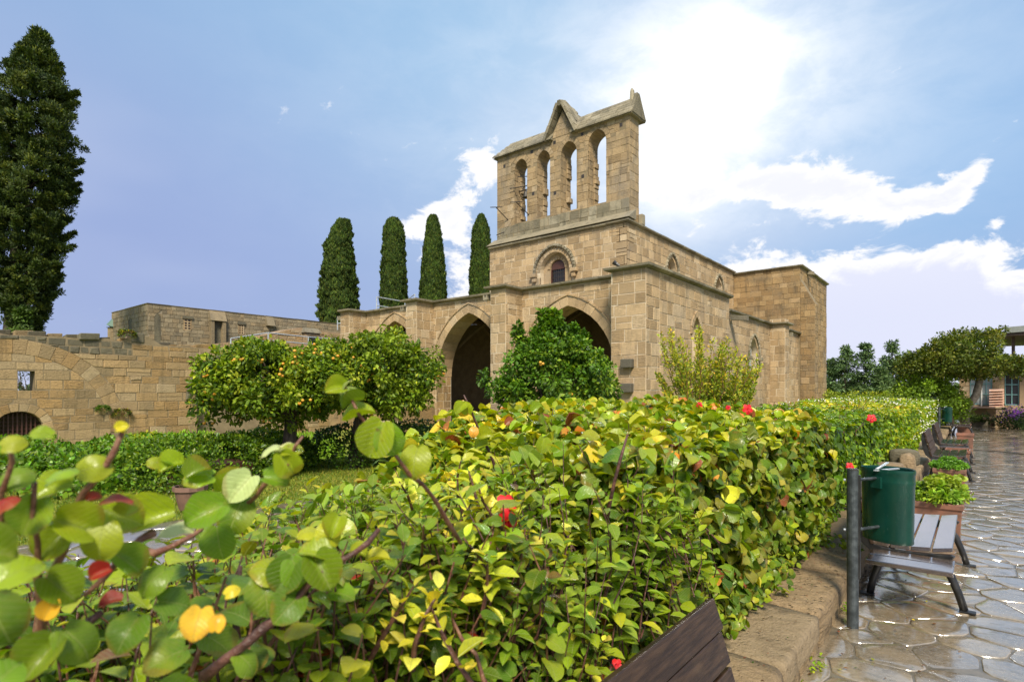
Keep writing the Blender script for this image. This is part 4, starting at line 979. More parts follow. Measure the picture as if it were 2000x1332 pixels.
for _ in range(90):
    x, y = random.uniform(-2.7, -1.15), random.uniform(6.5, 17.4); h = top_h(x, y); sp.append(((x, y, h-.3), (x+random.gauss(0, .06), y+random.gauss(0, .06), h+random.uniform(.02, .14)), .007))
branches(hedge2, sp)

def hibiscus(label, p, size, face, mat='red_petal'):
    p = Vector(p); f = thing('hibiscus_flower', label, 'flower', 'red hibiscus flowers', loc=p); nv = Vector(face).normalized()
    a = nv.cross(Vector((0, 0, 1))).normalized(); b = nv.cross(a)
    for k in range(5):
        th = 2*math.pi*k/5+.3; d = (a*math.cos(th)+b*math.sin(th)); e = (a*-math.sin(th)+b*math.cos(th)); v = []; fc = []
        for i in range(5):
            r = i/4; wv = [.06, .26, .40, .40, .20][i]
            for j in (-1, -.4, .4, 1): v.append(p+(d*r+nv*(.45*r-.5*r*r+.06*math.sin(7*r+j*4+k))+e*(wv*j)+nv*(.06*j*j*math.sin(k*2+i)))*size)
        for i in range(4):
            for j in range(3): q = i*4+j; fc.append((q, q+1, q+5, q+4))
        obj('petal', v, fc, mat, f, smooth=True)
    mb = MB(); mb.tube([p, p+nv*size*.5, p+nv*size*.95+Vector((0, 0, -.1*size))], [size*.05, size*.05, size*.09], 6); mb.build('stamen', 'yellow_stamen' if size > .05 else mat, f)
tocam = lambda p: (Vector((0, 0, 1.65))-Vector(p)).normalized()
for px, py, d, s, lab in ((1702, 817, 7.85, .062, 'red hibiscus flower on the upper face of the green hedge left of the far benches'), (1460, 799, 4.4, .042, 'right one of the red flowers poking over the clipped hedge top, beneath the feathery shrub'),
                       (1366, 791, 4.6, .026, 'leftmost small red bud flower above the clipped hedge top'), (1422, 796, 4.6, .022, 'tiny red flower between its two neighbours on the hedge top'),
                       (1660, 910, 5.3, .036, 'red flower right above the top of the grey post'), (1204, 1297, 2.12, .022, 'small red bud in the lower hedge just behind the near bench')):
    p = at(px, py, d); hibiscus(lab, p, s, tocam(p)+Vector((random.gauss(0, .3), random.gauss(0, .3), .2)))

# loose shrubs in front: stems with leaves of their own
def shrub_shoots(parent, spots, nleaf, size, pal, prob, T, mat, limit, stem_mat='dark_twig', stem_r=.004, rosette=0, droop=.2, hang=1.0, name='leaf'):
    P = []; D = []; Nn = []; S = []; K = []; mb = MB()
    for (base, tip) in spots:
        base = Vector(base); tip = Vector(tip); L_ = (tip-base).length; b = Vector((random.gauss(0, .08), random.gauss(0, .08), 0))*L_
        f = lambda t: base.lerp(tip, t)+b*math.sin(math.pi*t)
        mb.tube([f(0), f(.35), f(.7), f(1)], [stem_r*1.6, stem_r*1.3, stem_r, stem_r*.5], 5)
        ax = (tip-base).normalized(); u = ax.cross(Vector((0, 1, .2))).normalized(); v_ = ax.cross(u); ph = random.random()*6
        tint = rng.choice(len(pal), p=np.array(prob)/sum(prob))
        for k in range(nleaf):
            t = 1-((k+random.random()*.5)/nleaf)**1.15*.85
            th = ph+k*2.4+random.gauss(0, .25); side = u*math.cos(th)+v_*math.sin(th); up = .9 if (k < rosette) else random.uniform(-.1, .5)
            d = side+ax*up+Vector((0, 0, -droop)); nn = (Vector((0, 0, 1.0))*hang+ax*.5-side*.1+Vector([random.gauss(0, .35) for _ in range(3)]))
            P.append(tuple(f(t)+side*.006)); D.append(tuple(d)); Nn.append(tuple(nn)); S.append(size*random.uniform(.5, 1.25)*(.75 if k < rosette else 1)); K.append(tint if random.random() < .6 else rng.choice(len(pal), p=np.array(prob)/sum(prob)))
    P, D, Nn, S = map(np.array, (P, D, Nn, S)); C = np.array(pal)[K]; n = len(P); C = np.clip(C*(1+rng.normal(size=(n, 1))*.17)*(1+rng.normal(size=(n, 3))*.05), .003, .9)
    split_big(P, D, Nn, S, C, T, mat, parent, limit, name); mb.build('stems', stem_mat, parent, kind='stuff')
def fill(n, x0, x1, y0, y1, zlo, dz=(.0, .12), lean=.14):
    out = []
    for _ in range(n):
        x, y = random.uniform(x0, x1), random.uniform(y0, y1)
        if x*CF.x+y*CF.y < .80: continue
        h = top_h(x, y); zt = zlo+(h-zlo)*random.random()**.55+random.uniform(*dz)
        out.append(((min(-1.0, x+random.gauss(0, lean)), y+random.gauss(0, lean), max(.2, zt-random.uniform(.3, .5))), (x, y, zt)))
    return out
shr = thing('flowering_shrub', 'loose pointed-leaved hibiscus shrub with yellow variegated tips in the foreground centre', 'shrub', loc=(-1.6, 1.6, .2))
green_p = [G['green'], (.24,.36,.035), G['lime'], G['ylime'], G['mid']]
shrub_shoots(shr, fill(720, -2.5, -.98, .95, 2.7, .35, (-.02, .08)), 15, .080, green_p, [3, 4, 2.6, .8, 1.4], LANCE, 'broad_leaf', 150, rosette=5, stem_r=.0022)
shrub_shoots(shr, fill(120, -2.5, -1.15, .95, 2.0, 1.1, (.02, .12)), 13, .074, [G['lime'], G['green'], G['ylime']], [3, 3, 1.2], LANCE, 'broad_leaf', 60, rosette=6, stem_r=.0022)
# variegated golden tips
gold = [at(915, 920, 1.75), at(940, 975, 1.7), at(880, 960, 1.85), at(1000, 965, 1.75), at(905, 1050, 1.45), at(860, 1150, 1.25), at(840, 1180, 1.25), at(780, 940, 1.8), at(1180, 1250, 1.9), at(1140, 1190, 1.9), at(960, 990, 1.7), at(1110, 1040, 1.95), at(900, 900, 1.78)]
gold = gold+[g_+Vector((random.gauss(0, .05), random.gauss(0, .05), random.gauss(-.02, .04))) for g_ in gold[:6] for _ in range(1)]
gold = [g_+(Vector((0, 0, 1.65))-g_).normalized()*.12 for g_ in gold]
shrub_shoots(shr, [((p+Vector((random.gauss(0, .05), random.gauss(0, .05), -.16))), p) for p in gold], 15, .058, [(.80, .70, .06), (.52, .56, .04), (.85, .78, .12)], [1.6, 2, .8], LANCE, 'broad_leaf', 80, rosette=10)
f0 = at(988, 985, 1.62); hibiscus('large red double hibiscus flower among golden leaves in the centre foreground', f0, .032, tocam(f0)+Vector((.2, .1, .3)))
f1 = at(990, 1017, 1.6); hibiscus('red hibiscus bloom hanging just under the large red flower in the centre', f1, .030, tocam(f1)+Vector((0, 0, -.5)))

shr2 = thing('round_leaved_shrub', 'straggly wet shrub with large round leaves and brown stems in the left foreground', 'shrub', loc=(-1.4, .5, .2))
rp = [G['lime'], G['green'], G['mid'], G['ylime'], G['red'], G['orange']]
shrub_shoots(shr2, fill(420, -2.4, -.85, -.1, 1.35, .5, (-.10, .05), .1), 8, .056, rp, [3.2, 3.2, 2, .9, .12, .15], ROUND, 'broad_leaf', 150, stem_mat='twig', stem_r=.004, droop=.35)
shrub_shoots(shr2, fill(1150, -2.2, -.85, .0, 1.6, .45, (-.10, .05), .1), 13, .054, [G['mid'], G['green'], G['lime'], G['ylime'], G['brown']], [2, 4, 2.5, .9, .15], LANCE, 'broad_leaf', 60, rosette=4, stem_r=.0022)
shrub_shoots(shr2, fill(330, -1.9, -.82, -.05, 1.2, .9, (-.06, .07), .08), 9, .044, [G['lime'], G['green'], G['mid'], G['ylime'], G['rust']], [2.5, 3, 3, 1, .2], ROUND, 'broad_leaf', 80, stem_mat='twig', stem_r=.0025, droop=.3)
# long shoots standing up out of it, measured off the photograph, with their own big leaves
SH = [[(668, 756, .86), (735, 850, .88), (800, 925, .92), (850, 975, 1.0), (900, 1060, 1.1)],
      [(243, 838, .62), (190, 920, .62), (150, 1010, .63), (110, 1130, .66), (60, 1330, .7)],
      [(598, 848, .84), (560, 905, .85), (520, 945, .86), (478, 985, .9), (430, 1060, .95)],
      [(745, 1035, .86), (690, 1075, .84), (640, 1115, .83), (560, 1190, .82), (480, 1265, .8), (400, 1320, .8)],
      [(400, 1030, .85), (350, 1060, .84), (300, 1078, .84), (255, 1075, .86)], [(20, 868, .55), (10, 930, .56), (0, 1000, .58), (20, 1150, .6)],
      [(75, 940, .6), (68, 1000, .6), (72, 1120, .63), (80, 1280, .66)], [(200, 1190, .66), (120, 1250, .64), (30, 1310, .62), (-40, 1350, .6)],
      [(170, 1160, .66), (240, 1080, .68), (300, 1040, .72)], [(905, 772, 2.3), (930, 830, 2.35), (960, 890, 2.4), (980, 960, 2.4)], [(1225, 850, 1.95), (1200, 940, 1.95), (1185, 1010, 2.0)],
      [(880, 1210, 1.2), (930, 1280, 1.2), (960, 1360, 1.2)], [(470, 1100, .95), (455, 1190, .95), (470, 1290, .95)]]
RAD = [.0042, .0055, .0042, .0075, .006, .004, .004, .008, .005, .007, .008, .006, .007, .004, .006]
for pts, r in zip(SH, RAD):
    W = [at(*p) for p in pts]; mb = MB(); n = len(W)
    fine = []
    for i in range(n-1):
        for t in (0, .5): fine.append(W[i].lerp(W[i+1], t)+Vector([random.gauss(0, .0025) for _ in range(3)]))
    fine.append(W[-1]); m_ = len(fine)
    mb.tube(fine, [r*(.45+.55*(i/(m_-1)))*(1.25 if i % 3 == 1 else 1) for i in range(m_)], 7); mb.build('shoot', 'twig' if r < .007 else 'dark_twig', shr2, smooth=True)
# (px, py, depth, pixel size, blade direction in degrees (0 right, 90 up), tilt away from the camera, colour)
HL = [(655, 762, .86, 62, 190, .35, 'lime'), (680, 752, .86, 40, 50, .85, 'pale'), (705, 815, .88, 88, 15, .9, 'lime'), (690, 790, .87, 70, 205, .95, 'green'), (735, 858, .88, 112, 250, .05, 'lime'), (762, 862, .885, 92, 290, .2, 'green'), (812, 905, .93, 95, 262, .3, 'lime'), (800, 925, .94, 60, 200, .4, 'green'),
      (240, 835, .62, 34, 20, .3, 'yellow'), (236, 838, .62, 30, 160, .5, 'yellow'), (190, 915, .62, 84, 5, .25, 'lime'), (175, 920, .63, 70, 185, .5, 'green'), (80, 850, .56, 55, 175, .4, 'lime'), (30, 868, .55, 60, 10, .3, 'lime'), (40, 935, .58, 78, 20, .4, 'green'), (130, 930, .62, 88, 15, .7, 'lime'), (105, 960, .63, 95, 200, .5, 'lime'), (60, 1010, .6, 110, 250, .35, 'green'), (150, 1030, .63, 120, 330, .3, 'lime'), (105, 1060, .64, 110, 230, .2, 'lime'),
      (225, 985, .64, 80, 175, .8, 'red'), (185, 975, .64, 40, 10, .6, 'red'), (18, 985, .56, 60, 30, .5, 'red'), (250, 990, .66, 60, -20, .3, 'lime'), (0, 1215, .5, 150, 290, .15, 'mid'), (-20, 1080, .5, 130, 340, .4, 'green'), (40, 1120, .58, 120, 20, .5, 'lime'), (120, 1150, .62, 110, 310, .3, 'green'),
      (525, 885, .84, 62, 215, .75, 'pale'), (555, 885, .85, 55, 170, .7, 'pale'), (573, 880, .85, 58, 0, .45, 'lime'), (560, 905, .85, 80, 300, .2, 'lime'), (540, 940, .85, 75, 340, .5, 'green'), (470, 955, .88, 95, 230, .2, 'pale'), (450, 935, .9, 80, 60, .3, 'lime'), (335, 915, .86, 68, 200, .45, 'lime'), (330, 905, .86, 60, 150, .5, 'green'), (385, 935, .86, 82, 190, .5, 'lime'), (390, 925, .86, 70, 20, .6, 'green'), (300, 905, .88, 40, 180, .3, 'lime'),
      (460, 1010, .88, 110, 250, .3, 'mid'), (400, 1005, .8, 110, 205, .35, 'green'), (300, 1020, .75, 120, 200, .3, 'lime'), (240, 1010, .7, 115, 330, .2, 'lime'), (340, 1040, .78, 90, 190, .8, 'pale'), (430, 1060, .85, 100, 280, .3, 'green'), (200, 1060, .64, 110, 265, .35, 'lime'), (250, 1100, .68, 100, 315, .4, 'green'),
      (655, 1030, .86, 70, 250, .15, 'lime'), (640, 1040, .86, 75, 100, .45, 'ylime'), (600, 1045, .86, 60, 190, .5, 'ylime'), (610, 1085, .84, 90, 165, .45, 'lime'), (630, 1120, .83, 112, 295, .1, 'green'), (560, 1125, .82, 105, 250, .1, 'mid'), (585, 1120, .825, 100, 295, .12, 'green'), (520, 1120, .82, 100, 160, .55, 'lime'), (520, 1165, .81, 115, 275, .1, 'mid'), (560, 1190, .81, 100, 225, .2, 'mid'), (740, 1095, .88, 66, 0, .75, 'ylime'), (700, 1085, .87, 50, 340, .6, 'lime'),
      (385, 1220, .62, 92, 255, .12, 'gold'), (425, 1215, .62, 48, 75, .4, 'gold'), (95, 1190, .6, 60, 245, .2, 'gold'), (195, 1120, .62, 55, 200, .3, 'red'), (215, 1180, .66, 60, 190, .6, 'red'), (455, 1155, .75, 42, 20, .5, 'yellow'),
      (300, 1140, .7, 90, 230, .4, 'green'), (340, 1180, .72, 90, 340, .3, 'mid'), (250, 1240, .66, 110, 240, .35, 'mid'), (150, 1260, .62, 120, 300, .4, 'green'), (320, 1290, .68, 110, 200, .5, 'mid'), (80, 1290, .6, 120, 230, .4, 'green'), (0, 1330, .5, 130, 40, .5, 'green'), (480, 1300, .8, 80, 300, .5, 'green'),
      (900, 800, 2.3, 42, 215, .6, 'lime'), (912, 795, 2.3, 36, 100, .4, 'ylime'), (905, 800, 2.32, 44, 250, .2, 'orange2'), (925, 845, 2.3, 30, 260, .3, 'orange2'), (950, 855, 2.35, 46, 10, .4, 'lime'), (940, 870, 2.35, 42, 200, .4, 'lime'), (1040, 900, 2.2, 52, 290, .1, 'green'), (1060, 870, 2.3, 46, 260, .2, 'lime'), (1095, 880, 2.3, 48, 20, .3, 'green'), (1150, 975, 2.0, 64, 10, .6, 'green'), (1090, 980, 2.0, 62, 200, .5, 'lime'), (1100, 1090, 1.9, 56, 260, .15, 'mid'), (1010, 1075, 1.8, 60, 250, .15, 'mid'), (965, 1030, 1.8, 60, 200, .6, 'mid')]
HC = dict(G, white=(.75, .78, .62), pale=(.50, .56, .25), gold=(.80, .42, .03), orange2=(.72, .40, .06))
Ph, Dh, Nh, Sh, Ch = [], [], [], [], []
for px, py, d, s, ang, tilt, cn in HL:
    p = at(px, py, d); c = (Vector((0, 0, 1.65))-p).normalized(); r_ = Vector((0, 0, 1)).cross(c).normalized(); u_ = c.cross(r_)
    dd = r_*math.cos(R(ang))+u_*math.sin(R(ang)); nn = c*(1-tilt)+Vector((0, 0, 1))*tilt*1.1+Vector([random.gauss(0, .12) for _ in range(3)])
    dd = (dd-c*random.uniform(-.2, .35)).normalized(); s = s*.63; p = p-dd*(s*.5*d/1111)
    Ph.append(tuple(p)); Dh.append(tuple(dd)); Nh.append(tuple(nn)); Sh.append(s*1.05*d/1111); Ch.append(tuple(x*random.uniform(.9, 1.1) for x in HC[cn]))
Ph, Dh, Nh, Sh, Ch = map(np.array, (Ph, Dh, Nh, Sh, Ch)); pick = rng.choice(4, len(Ph), p=[.2, .3, .3, .2])
for q in range(4): k_ = pick == q; split_big(Ph[k_], Dh[k_], Nh[k_], Sh[k_], Ch[k_], HEARTS[q], 'broad_leaf', shr2, 60)
for o in bpy.data.objects:
    if o.name.startswith('branches'): o['kind'] = 'stuff'

# garden growth seen over and through the shrubs
def blob_mass(parent, boxes, n, size, pal, prob, T, mat, up=.5, core=None):
    P = []; D = []; Nn = []
    vol = [b[3]*b[4]*b[5] for b in boxes]
    for _ in range(n):
        b = random.choices(boxes, [v**.67 for v in vol])[0]; q = Vector(rvec(1)[0]); q.z = abs(q.z)*1.0
        k = 1+.12*noise.noise(Vector((b[0], b[1], 0))+q*2.5)+.06*noise.noise(q*7)-abs(random.gauss(0, .05))
        e = Vector((math.copysign(abs(q.x)**.6, q.x), math.copysign(abs(q.y)**.6, q.y), q.z**.6))
        P.append((b[0]+e.x*b[3]*k, b[1]+e.y*b[4]*k, b[2]+e.z*b[5]*k)); nn = Vector((q.x, q.y, q.z+.4))+Vector(rvec(1)[0])*.5; Nn.append(tuple(nn)); D.append(tuple(Vector(rvec(1)[0])*.8+Vector((0, 0, up))+q*.4))
    C = palette(n, pal, prob, .2); S = size*np.clip(rng.normal(1, .25, n), .5, 1.7)
    return leaves('foliage', P, D, Nn, S, C, T, mat, parent, 'stuff')
g1_ = thing('garden_hedge', 'low clipped fresh green garden hedge in front of the barred gateway', 'hedge', loc=(-13, 3, -.6))
blob_mass(g1_, [(-13.0, 1.4, -.7, 2.1, 2.6, 1.45), (-13.5, 4.6, -.8, 2.3, 1.9, 1.45), (-15.5, 2.5, -1.0, 2.2, 3.5, 1.3)], 36000, .085, [G['mid'], G['green'], (.14, .30, .02), G['dark']], [3, 3, 4, 1.5], BENT, 'hedge_leaf')
mb = MB(); mb.box(-14.2, -11.9, -.2, 5.2, -1.2, -.25); mb.box(-17, -14, 0, 5, -1.2, -.2); mb.build('dark_core_fill', 'dark_twig', g1_)  # dark boxes added under the leaves to fill gaps with shade
g2_ = thing('garden_hedge', 'small-leaved darker rounded hedge left of the orange tree trunk', 'hedge', loc=(-11.3, 5.2, 0))
blob_mass(g2_, [(-10.9, 4.6, -.1, 1.0, 1.3, .92), (-12.0, 6.0, -.3, 1.2, 1.1, 1.05)], 26000, .06, [G['mid'], G['dark'], G['green'], G['lime']], [3, 2.4, 2.2, .5], SMALL, 'hedge_leaf')
mb = MB(); mb.box(-11.4, -10.5, 4.0, 5.2, -.2, .35); mb.build('dark_core_fill', 'dark_twig', g2_)  # added dark filler, shade between the leaves
g3_ = thing('grassy_clump', 'bright green feathery clump at the foot of the ruined wall', 'plant', loc=(-17.8, 8, -1))
blob_mass(g3_, [(-17.5, 7.0, -1.1, .9, .9, 1.55), (-16.8, 9.0, -1.1, 1.7, 1.8, 1.25), (-19, 10.5, -1.1, 1.8, 2, 1.2)], 14000, .12, [(.20, .38, .02), (.27, .42, .03), G['lime'], G['green']], [4, 3, 1, 1.5], NEEDLE, 'tree_leaf', up=1.3)
g4_ = thing('garden_bush', 'dark green bush behind the orange tree trunk', 'bush', loc=(-10.8, 8, 0))
blob_mass(g4_, [(-11.0, 8.0, -.1, .9, 1.1, 1.0), (-10.0, 8.8, -.1, .8, .9, 1.05)], 9000, .06, [G['dark'], G['mid'], G['deep']], [3, 2, 2], BENT, 'hedge_leaf')
g5_ = thing('yellow_creeper', 'yellowish creeper patch at the foot of the wall behind the green garden hedge', 'plant', loc=(-21, 5, -1))
blob_mass(g5_, [(-19.0, 5.4, -1.1, 1.4, 1.2, 1.3), (-21.5, 7.2, -1.1, 1.6, 1.0, 1.35)], 7000, .08, [G['lime'], G['green'], G['ylime']], [3, 3, 2], BENT, 'hedge_leaf')
for (y, z, k, lb) in ((7.35, .95, .22, 'small weed tuft growing from the old arch stones'), (8.0, .75, .3, 'brownish weed tuft on the right end of the old arch'), (8.55, -.35, .42, 'brown dry plant at the wall foot under the old arch'), (8.2, 4.0, .3, 'yellow weed on top of the ruined wall beside the stub block')):
    wd = thing('wall_weed', lb, 'plant', 'weeds on the ruined wall', loc=(RX, y, z))
    blob_mass(wd, [(RX+.05, y, z-k*.4, k*.6, k, k)], int(900*k/.3), .09, [G['brown'], G['dark'], G['ylime'], G['mid']] if k > .25 else [G['mid'], G['dark'], G['green']], [3, 3, 1, 1] if k > .25 else [2, 2, 1], NEEDLE, 'tree_leaf', up=.2)
# pot of spiky leaves on the lawn
pt = at(372, 992, 8.0); pt.z = 0
pot = thing('garden_pot', 'brown clay pot with strap leaves standing on the lawn', 'pot', loc=pt)
mb = MB(); n = 14
v = []; f = []
for r_, z in ((.14, 0), (.20, .26), (.225, .27), (.225, .33), (.195, .33), (.18, .24)):
    for k in range(n): v.append((pt.x+r_*math.cos(2*math.pi*k/n), pt.y+r_*math.sin(2*math.pi*k/n), z))
for i in range(5):
    for k in range(n): f.append((i*n+k, i*n+(k+1) % n, (i+1)*n+(k+1) % n, (i+1)*n+k))
f.append(tuple(range(5*n, 6*n))); mb.add(v, f); mb.build('clay_body', 'brown_clay', pot)
n = 46; th = rng.random(n)*6.28; up = rng.uniform(.6, 2.2, n)
leaves('strap_leaves', np.tile([pt.x, pt.y, .28], (n, 1))+rng.normal(size=(n, 3))*.03, np.stack([np.cos(th), np.sin(th), up], 1), np.stack([-np.cos(th), -np.sin(th), np.ones(n)], 1), rng.uniform(.25, .42, n), palette(n, [G['mid'], G['green']], [1, 1]), T_lance(.08, .3, .5), 'hedge_leaf', pot)

# ------------------------------------------------------------------ trees
def limb(mb, p, q, r0, r1, wob=.06, n=6, k=5):
    p = Vector(p); q = Vector(q); L_ = (q-p).length; pts = []
    for i in range(k): t = i/(k-1); pts.append(p.lerp(q, t)+Vector([random.gauss(0, wob*L_*.4)*math.sin(math.pi*t) for _ in range(3)]))
    mb.tube(pts, [r0+(r1-r0)*i/(k-1) for i in range(k)], n); return pts
def clump_tree(parent, cl, per, T, mat, size, pal, prob, sub=.0, flat=1.0, outer=None, drop=0.0):
    """cl: (centre, radius) leaf clumps"""
    P = []; D = []; Nn = []; C = []; pal = np.array(pal); pr = np.array(prob, float)/sum(prob)
    for c, r in cl:
        n = int(per*random.uniform(.75, 1.25)); q = rvec(n); rr = r*rng.random((n, 1))**.45; pts = np.array(c)+q*rr*np.array([1, 1, flat]); P.append(pts)
        D.append(q*.9+rvec(n)*.7+np.array([0, 0, -drop])); Nn.append(q*.6+rvec(n)*.7+np.array([0, 0, .7])); tb = rng.choice(len(pal), p=pr); kk = np.where(rng.random(n) < .55, tb, rng.choice(len(pal), n, p=pr)); C.append(pal[kk]*rng.uniform(.8, 1.2)*(1+rng.normal(size=(n, 1))*.2))
    P = np.concatenate(P); n = len(P)
    return leaves('crown', P, np.concatenate(D), np.concatenate(Nn), size*np.clip(rng.normal(1, .25, n), .5, 1.7), np.clip(np.concatenate(C), .003, .9), T, mat, parent, 'stuff')

def orange_tree(label, base, crown, nfruit, pal, prob, per=110, ncl=190, trunk_r=.14, fork=None, only=None):
    t = thing('orange_tree', label, 'tree', 'orange trees in the garden', loc=base)
    mb = MB(); b = Vector(base); (cx, cy, cz, rx, ry, rz) = crown; k = 0
    fk = Vector(fork) if fork else Vector((b.x*.6+cx*.4, b.y*.6+cy*.4, cz-rz*.75))
    limb(mb, b-Vector((0, 0, .1)), fk, trunk_r*1.15, trunk_r*.8, .03, 9, 6)
    mb.build('trunk', 'bark', t, smooth=True); mb = MB(); cl = []
    for i in range(ncl):
        q = Vector(rvec(1)[0]); bump = 1+.38*noise.noise(q*1.9+Vector((cx, cy, 0)))+.22*noise.noise(q*4.3)
        rr = random.uniform(.62, 1.0)*bump
        c = Vector((cx+q.x*rx*rr, cy+q.y*ry*rr, cz+q.z*rz*rr*(1 if q.z > 0 else .85)))
        if only and not only(c): continue
        if c.z > cz+rz*.78: c.z = cz+rz*.78+(c.z-cz-rz*.78)*.4
        cl.append((tuple(c), random.uniform(.10, .26)))
        if i % 6 == 0: limb(mb, fk, c, .04, .008, .1, 5, 4)
    mb.build('branches', 'bark', t, kind='stuff')
    clump_tree(t, cl, per, SMALL, 'tree_leaf', .085, pal, prob, drop=.2)
    me = None
    for i in range(nfruit):
        q = Vector(rvec(1)[0]); 
        if i % 3 and me is not None:   # fruit hangs in little groups
            c = last+Vector([random.gauss(0, .07) for _ in range(3)]); o = bpy.data.objects.new('orange', me); link(o, t); o.location = c-Vector(base); s_ = random.uniform(.8, 1.1); o.scale = (s_, s_, s_*.95); continue
        if q.x*CF.x+q.y*CF.y > .25: q = Vector((-q.x, -q.y, q.z))
        if q.z > .85: q.z *= .5
        bump = 1+.38*noise.noise(q*1.9+Vector((cx, cy, 0)))+.22*noise.noise(q*4.3)-.02; c = Vector((cx+q.x*rx*bump*.91, cy+q.y*ry*bump*.91, cz+q.z*rz*bump*.95)); last = c
        if me is None:
            bm = bmesh.new(); bmesh.ops.create_icosphere(bm, subdivisions=2, radius=.031); me = bpy.data.meshes.new('orange'); bm.to_mesh(me); bm.free(); me.materials.append(MATS['orange_peel']); me.polygons.foreach_set('use_smooth', [True]*len(me.polygons))
        o = bpy.data.objects.new('orange', me); link(o, t); o.location = c-Vector(base); s_ = random.uniform(.85, 1.15); o.scale = (s_, s_, s_*.95)
    return t
op = [(.12, .20, .010), (.06, .115, .008), (.20, .28, .014), (.32, .36, .02)]
c1 = at(532, 752, 11.2); c2 = at(732, 735, 12.2); tb_ = at(560, 930, 11.1)
orange_tree('orange tree heavy with fruit on a dark trunk, leftmost in front of the ruined wall', (tb_.x, tb_.y, 0), (c1.x, c1.y, c1.z, 1.28, 1.3, .84), 75, op, [3, 2, 2.6, 1.2], ncl=240, fork=(tb_.x-.02, tb_.y+.1, 1.15))
b2 = at(690, 860, 12.4)
orange_tree('middle orange tree with denser crown in front of the porch buttress', (b2.x, b2.y, 0), (c2.x, c2.y, c2.z, 1.60, 1.4, .92), 42, op, [3, 2.2, 2.6, 1], ncl=270)
t2_ = [o for o in bpy.data.objects if o.get('label', '').startswith('middle orange tree')][0]
clump_tree(t2_, [(tuple(at(random.uniform(600, 680), random.uniform(680, 800), 11.7+random.uniform(-.4, .5))), random.uniform(.12, .25)) for _ in range(60)], 100, SMALL, 'tree_leaf', .085, op, [3, 2, 2.6, 1])
c3 = at(1085, 735, 12.0)
t3 = orange_tree('conical orange tree with few fruit growing before the right-hand porch arch', (c3.x, c3.y, 0), (c3.x, c3.y, 1.75, 1.35, 1.3, .95), 26, [(.07, .16, .010), (.04, .09, .008), (.12, .23, .014), (.20, .29, .02)], [3, 2, 2.6, 1], ncl=170)
cl = []
for i in range(80):
    t = random.random(); a = random.random()*6.28; rr = (1-t)*1.0*random.uniform(.5, 1); cl.append(((c3.x-.1+rr*math.cos(a), c3.y+rr*math.sin(a), 2.1+t*1.15), random.uniform(.12, .22)))
for px, py in ((1060, 612), (1085, 615), (1120, 640), (1045, 650), (1012, 640), (1140, 655), (1020, 665), (1168, 690)):
    p = at(px, py, 12.0); cl += [(tuple(p-Vector((0, 0, .1*k))), .09+.02*k) for k in range(4)]
clump_tree(t3, cl, 95, SMALL, 'tree_leaf', .085, [(.07, .16, .010), (.04, .09, .008), (.12, .23, .014), (.20, .29, .02)], [3, 2, 2.4, 1])
# feathery shrub at the aisle wall
fs = at(1385, 790, 13.2); sh3 = thing('feathery_shrub', 'tall feathery yellow-green shrub against the sunny side wall of the church', 'shrub', loc=(fs.x, fs.y, 0))
mb = MB(); P = []; D = []; Nn = []
tips = [(1312, 640), (1322, 650), (1345, 655), (1362, 640), (1375, 700), (1395, 690), (1405, 665), (1420, 655), (1435, 680), (1450, 690), (1300, 680), (1335, 690), (1290, 730), (1470, 715), (1490, 708), (1410, 720), (1355, 700), (1385, 730), (1440, 740), (1320, 740), (1300, 760), (1460, 750), (1345, 760), (1400, 770), (1430, 775), (1370, 775)]*3
for (px, py) in tips:
    tip = at(px+random.gauss(0, 9), py+random.gauss(0, 9)+6, 13.2+random.gauss(0, .55)); base = Vector((fs.x+(tip.x-fs.x)*.25, fs.y+(tip.y-fs.y)*.25, .3)); pts = limb(mb, base, tip, .016, .004, .05, 4, 6)
    for i in range(270):
        t = .12+.88*random.random()**.8; k_ = t*5; a = int(min(4, k_)); c = pts[a].lerp(pts[a+1], k_-a); r_ = .05+.15*(1-t); q = Vector(rvec(1)[0]); P.append(tuple(c+q*r_*random.random())); D.append(tuple(q+Vector((0, 0, .8)))); Nn.append(tuple(rvec(1)[0]))
mb.build('stems', 'twig', sh3, kind='stuff'); n = len(P); zz = (np.array(P)[:, 2]-.5)/2.6
C = np.where((rng.random(n) < np.clip(zz*.9, .05, .8))[:, None], palette(n, [(.46, .44, .03), (.34, .38, .025), (.60, .42, .04)], [3, 3, 1]), palette(n, [(.19, .26, .015), (.12, .18, .012)], [2, 1]))
leaves('foliage', P, D, Nn, .075*np.clip(rng.normal(1, .25, n), .5, 1.6), C, T_small(.2), 'tree_leaf', sh3)

